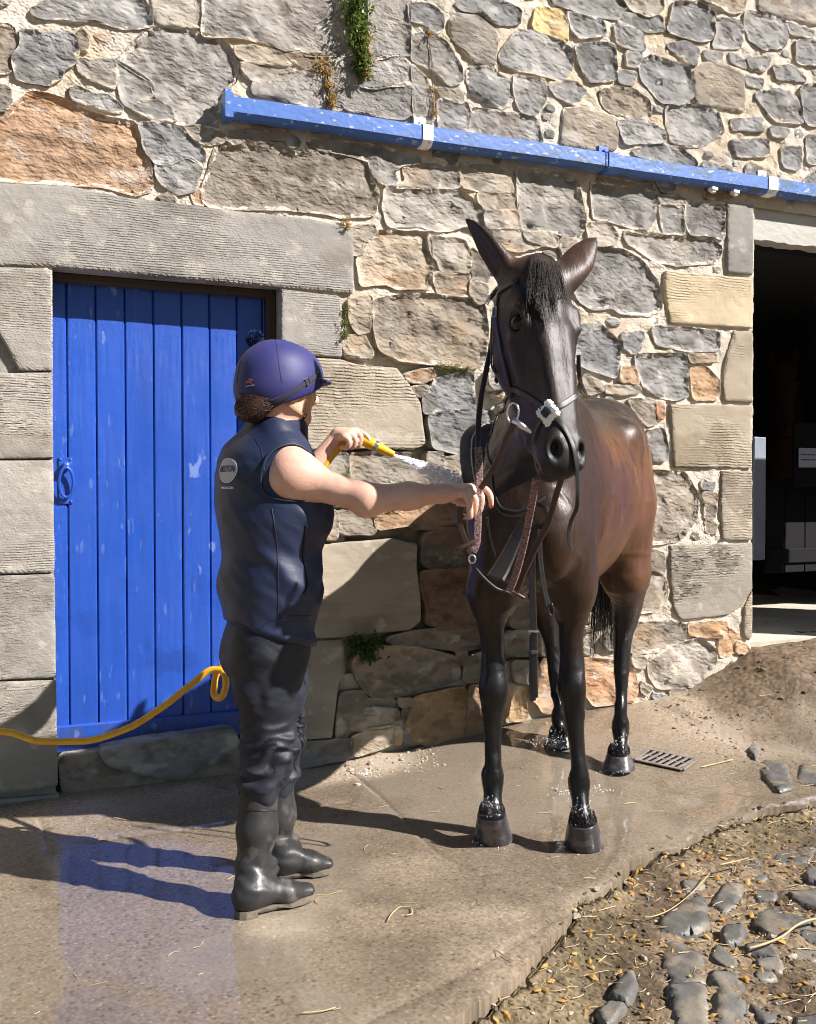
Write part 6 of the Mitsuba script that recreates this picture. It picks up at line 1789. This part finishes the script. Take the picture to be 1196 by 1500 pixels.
# ------------------------------------------------------------------ plants rooted in the joints
def leaf_mat(name, a, b):
    scene[name] = {'type': 'principledthin', 'base_color': proc(lambda p, n, uv: mix(a, b, noise(p.x * 60, p.y * 60, p.z * 60))), 'roughness': .55, 'diff_trans': .7}
leaf_mat('leaf_green', (.05, .10, .02), (.16, .20, .05))
leaf_mat('leaf_dry', (.34, .20, .07), (.50, .36, .14))
leaf_mat('leaf_dark', (.03, .07, .018), (.07, .12, .03))
leaf_mat('leaf_moss', (.09, .10, .02), (.20, .19, .05))
def leafy(name, label, spots, n, size, mat, seed, droop=.5, depth=.05, long=1.6):
    """spots: list of (px, py, radius px) along the plant"""
    q = np.random.default_rng(seed); m = MB()
    sp = np.array(spots, float)
    for i in range(n):
        k = q.integers(0, len(sp)); c = wall_sh(sp[k, 0] + q.normal(0, sp[k, 2] * .5), sp[k, 1] + q.normal(0, sp[k, 2] * .5))
        p = wp(c[0], c[1], .008 + abs(q.normal(0, depth * .5)))
        d = nrm(q.normal(0, 1, 3) + np.array([0, 0, -droop * 2]) + WN * .5); s = nrm(np.cross(d, q.normal(0, 1, 3) + WN * 1.0)); nn_ = np.cross(d, s)
        L = size * q.uniform(.6, 1.3) * long / 1.6; w = size * .42 * q.uniform(.7, 1.2)
        V = np.array([p, p + d * L * .4 + s * w * .5 + nn_ * .1 * w, p + d * L, p + d * L * .4 - s * w * .5 + nn_ * .1 * w, p + d * L * .45 - nn_ * .12 * w])
        m.add(V, np.array([[0, 1, 4], [1, 2, 4], [2, 3, 4], [3, 0, 4]]))
    k = thing(name, label, 'plant'); put('foliage', m.mesh(), mat, k)
    m = MB()
    for i in range(max(3, n // 40)):
        a = sp[q.integers(0, len(sp))]; b = sp[q.integers(0, len(sp))]
        pa, pb = wall_sh(a[0], a[1]), wall_sh(b[0] + q.normal(0, 2), b[1] + q.normal(0, 2))
        m.add(*tube_vf(spline(np.array([wp(*pa, .004), wp(*((pa + pb) / 2), .02), wp(*pb, .018)]), 8), .0016, 5))
    put('stem', m.mesh(), 'stem_mat', k, smooth=True)
pbsdf('stem_mat', (.12, .09, .05), .8, .2)
leafy('creeper', 'green leafy creeper hanging down the top centre of the wall', [(522, -10, 20), (520, 8, 18), (518, 25, 18), (524, 42, 16), (520, 60, 14), (526, 78, 11), (526, 95, 9), (530, 108, 7)], 1100, .030, 'leaf_green', 41, .6, .07)
leafy('dry_creeper', 'dry brown creeper tips below the green creeper', [(534, 60, 8), (534, 85, 7), (531, 105, 6), (529, 115, 4)], 160, .022, 'leaf_dry', 42, .6, .08)
leafy('dry_weed', 'withered yellow weed hanging just above the blue track', [(468, 96, 12), (478, 105, 10), (481, 125, 7), (484, 145, 6), (484, 155, 5)], 420, .017, 'leaf_dry', 43, .6, .04)
leafy('rusty_weed', 'thin rusty brown weed beside the white track bracket', [(630, 130, 5), (632, 148, 6), (635, 165, 5), (627, 50, 3)], 160, .014, 'leaf_dry', 44, .8, .03)
leafy('tuft', 'small yellow tuft at the right end of the door lintel', [(505, 325, 6), (508, 334, 4)], 120, .014, 'leaf_dry', 45, -.2, .03)
leafy('joint_weed', 'small green weed in the joint right of the door jamb', [(505, 455, 6), (504, 475, 7), (503, 490, 5)], 200, .015, 'leaf_green', 46, .3, .03)
leafy('moss_cushion', 'yellow green moss under the big brown stone left of the horse head', [(642, 538, 8), (655, 539, 9), (668, 540, 8), (682, 542, 5)], 600, .009, 'leaf_moss', 47, -.2, .03)
leafy('fern', 'dark green fern growing low in the wall behind the person', [(518, 938, 10), (530, 945, 12), (545, 940, 10), (536, 956, 8)], 420, .028, 'leaf_dark', 48, .3, .07)
leafy('low_weed', 'little green weed in the joint below the raised hand', [(504, 695, 5), (506, 708, 5)], 110, .014, 'leaf_green', 49, .3, .03)

# ------------------------------------------------------------------ litter: straw, leaves, grit
def lay(px, py):
    g0 = on_ground(px, py, -.05)
    if slab_poly.contains(Point(g0[0], g0[1])): return gpt(px, py)
    return np.array([g0[0], g0[1], float(dirt_z(g0[:1], g0[1:2])[0]) + .003])
def ground_z(x, y):
    on = shapely.contains_xy(slab_poly, x, y)
    return np.where(on, gz(x, y) + slab_noise(x, y), dirt_z(x, y)), on
pbsdf('straw_mat', proc(lambda p, n, uv: mix((.27, .19, .09), (.50, .39, .22), noise(p.x * 25, p.y * 25, 0))), .6, .4)
leaf_mat('leaf_litter_mat', (.38, .20, .05), (.66, .44, .16))
rl = np.random.default_rng(51)
ms, ml_, mg = MB(), MB(), MB()
P2 = np.column_stack([rl.uniform(-1.6, 3.0, 15000), rl.uniform(1.6, 5.2, 15000)])
P2 = P2[wall_dist(P2[:, 0], P2[:, 1]) > .05]
zz, on = ground_z(P2[:, 0], P2[:, 1])
de = shapely.distance(shapely.points(P2), edge_line)
dens = np.where(on, .03 + .16 * (wall_s(P2[:, 0], P2[:, 1]) > 1.3), np.clip(1.15 - de * .5, .3, 1))
keep = rl.random(len(P2)) < dens
for (x, y), z0, o in zip(P2[keep], zz[keep], on[keep]):
    u = rl.random()
    if o and (u > .8 or (u > .55 and rl.random() < .7)): continue
    if u < .55:      # straw
        L = abs(rl.normal(.02, .022)) + .010; a = rl.uniform(0, 6.283); d = np.array([math.cos(a), math.sin(a), rl.normal(0, .12)])
        pts = np.array([[x, y, z0 + .004]] + [[x, y, z0 + .004] + d * L * t + np.array([-d[1], d[0], 0]) * L * .2 * t * t * rl.normal(0, 1) for t in (.5, 1)])
        ms.add(*tube_vf(pts, rl.uniform(.0007, .0015), 4))
    elif u < .80:    # leaf
        s = rl.uniform(.005, .015) * (.7 if o else 1.2); a = rl.uniform(0, 6.283); t1, t2 = np.array([math.cos(a), math.sin(a), rl.normal(0, .35)]), np.array([-math.sin(a), math.cos(a), rl.normal(0, .35)])
        c = np.array([x, y, z0 + .006])
        ml_.add(np.array([c - t1 * s, c + t2 * s * .55, c + t1 * s, c - t2 * s * .55, c + [0, 0, s * .3]]), np.array([[0, 1, 4], [1, 2, 4], [2, 3, 4], [3, 0, 4]]))
for nm, mm, mt, lb, ct in (('straw_litter', ms, 'straw_mat', 'short bits of straw scattered over the slab and earth', 'straw'), ('leaf_litter', ml_, 'leaf_litter_mat', 'dry yellow and brown leaves scattered over the earth', 'leaves')):
    k = thing(nm, lb, ct, kind='stuff'); scene[k] = mikit.ply(mm.mesh(), mt)
# clods and stones in the earth, grit along the foot of the wall
def grit(n, xy, smin_, smax_, mat, key, uvv):
    m = MB(); q = np.random.default_rng(len(key)); base = [trimesh.creation.icosphere(1)]
    vs = []
    for k in range(6):
        v = base[0].vertices * (1 + (meshkit.noise(base[0].vertices * 1.7 + k * 9) - .5)[:, None] * .9); vs.append(v)
    z0, _ = ground_z(xy[:, 0], xy[:, 1])
    for (x, y), z_ in zip(xy, z0):
        s = q.uniform(smin_, smax_) ** 1.0 * (1 if q.random() < .85 else 1.8); a = q.uniform(0, 6.28); R = np.array([[math.cos(a), -math.sin(a), 0], [math.sin(a), math.cos(a), 0], [0, 0, 1]])
        m.add((vs[q.integers(0, 6)] * [s, s * q.uniform(.5, 1), s * q.uniform(.35, .7)]) @ R.T + [x, y, z_ + s * .15], base[0].faces)
    put(key, m.mesh(), mat, None, uv=np.tile(uvv, (m.n, 1)))
xy = np.column_stack([rl.uniform(.2, 3.2, 9000), rl.uniform(1.5, 4.0, 9000)])
xy = xy[~shapely.contains_xy(slab_poly.buffer(-.01), xy[:, 0], xy[:, 1])]
xy = xy[rl.random(len(xy)) < np.clip(1.3 - .6 * shapely.distance(shapely.points(xy), edge_line), .25, 1)][:4200]
grit(0, xy, .002, .008, 'dirt_mat', 'earth_clods', [.5, 1]); tag('earth_clods', 'crumbs and clods of brown earth between the cobbles', 'earth', kind='stuff')
xy = xy[rl.random(len(xy)) < .16]
pbsdf('chip_mat', proc(lambda p, n, uv: mix((.22, .18, .13), (.46, .40, .31), noise(p.x * 45, p.y * 45, p.z * 45))), .85, .2)
g1 = np.array([on_ground(x, y, .04)[:2] for x, y in zip(rl.uniform(505, 655, 200), 1150 - rl.uniform(0, 1, 900) ** .7 * 62)])
g1 = g1[(wall_dist(g1[:, 0], g1[:, 1]) > .01) & (wall_dist(g1[:, 0], g1[:, 1]) < .26 + .1 * rl.random(len(g1)))]
mud = np.array([[1.0, 1.0]]) * 0 + np.column_stack([rl.uniform(.9, 2.9, 1500), rl.uniform(3.9, 5.6, 1500)])
wd, ws = wall_dist(mud[:, 0], mud[:, 1]), wall_s(mud[:, 0], mud[:, 1])
mud = mud[(wd > .02) & (wd < .95) & (ws > 1.25)]
grit(0, mud, .002, .008, 'dirt_mat', 'bank_crumbs', [.5, 1]); tag('bank_crumbs', 'crumbs of dark earth on the bank below the stable doorway', 'earth', kind='stuff')
grit(0, np.vstack([g1, xy]), .0025, .009, 'chip_mat', 'stone_chips', [.5, 1]); tag('stone_chips', 'pale stone chips at the wall foot and along the broken slab edge', 'gravel', kind='stuff')
def straw(px_pts, r, label, lift=.004, name='straw'):
    p = np.array([lay(*q) for q in px_pts]); p[:, 2] += lift
    k = thing(name, label, 'straw'); scene[k] = mikit.ply(tube_vf(spline(p, 20), r, 6), 'straw_mat', smooth=True)
straw([(1098, 1400), (1140, 1388), (1170, 1368), (1205, 1352)], .0035, 'long pale stick lying across the cobbles at the right edge', .03, 'stick')
straw([(568, 1352), (575, 1340), (590, 1330), (603, 1332), (604, 1340), (596, 1343)], .0018, 'curled straw on the wet slab right of the boots')
straw([(945, 1355), (985, 1332), (1040, 1290)], .0016, 'long straw lying from the tall cobble towards the slab edge', .02)
straw([(1028, 1125), (1050, 1120), (1074, 1114)], .0028, 'straight straw just right of the drain grate')
straw([(1055, 1286), (1075, 1282), (1097, 1276)], .0025, 'short thick straw resting on the grey cobbles', .04)
straw([(443, 1486), (470, 1484), (492, 1478)], .0018, 'pale straw on the slab at the bottom of the picture')
for i, pts in enumerate(["789,1405 800,1385 812,1400 820,1424 806,1416", "815,1369 825,1364 829,1381 820,1385", "942,1311 950,1297 956,1304 951,1320"]):
    p2 = np.array([on_ground(*[float(a) for a in w.split(',')], z=-.05)[:2] for w in pts.split()])
    cobble(organic(p2, 350 + i, .008, .003, 2, .002), 350 + i, .03, 'chip_mat' if i < 2 else 'cobble_mat')

# ------------------------------------------------------------------ second horse, inside the dark stable
st_h = thing('horse', 'brown horse head just visible in the dark of the stable', 'horse')
sb = Body()
ph, mz = at(1150, 524, 7.4), at(1158, 640, 7.2)
sy = nrm(mz - ph); sz = nrm(np.array([-.25, -.95, 0]) - np.array([-.25, -.95, 0]) @ sy * sy); sx_ = np.cross(sz, sy); SR = np.column_stack([sx_, sy, sz])
sd = lambda x, y, z: ph + sx_ * x + sy * y + sz * z
sb.chain([sd(0, .05, -.09), sd(0, .2, -.08), sd(0, .40, -.07), sd(0, .56, -.065)], [(.08, .08), (.09, .08), (.055, .065), (.052, .06)], .05, sz)
sb.ell(sd(0, .2, -.16), (.08, .13, .09), SR, .05); sb.ell(sd(0, .585, -.08), (.05, .045, .055), SR, .04)
for s in (1, -1):
    sb.ell(sd(.045 * s, .565, -.03), (.02, .03, .02), SR, .02, -1)
    sb.chain([sd(.06 * s, .03, -.09), sd(.085 * s, -.06, -.09), sd(.09 * s, -.15, -.09)], [(.035, .02), (.035, .015), (.005, .005)], .02, sz)
sb.chain([sd(0, .08, -.12), sd(.05, .25, -.42), sd(.1, .5, -.75)], [(.085, .12), (.11, .20), (.17, .30)], .06)
sb.chain([sd(.1, .55, -.7), sd(.2, .62, -1.2), sd(.25, .62, -1.7)], [(.22, .32), (.28, .34), (.25, .33)], .08)
V, f = sb.mesh(.015)
V[:, 1] = np.minimum(V[:, 1], 1e9)
put('body', (V, f), 'stable_horse_coat', st_h, smooth=True)
pbsdf('stable_horse_coat', (.035, .015, .008), .6, .25)
for s in (1, -1):
    e = trimesh.creation.icosphere(2); put('eye', (e.vertices * .022 + sd(.084 * s, .19, -.06), e.faces), 'eye_mat', st_h, smooth=True)
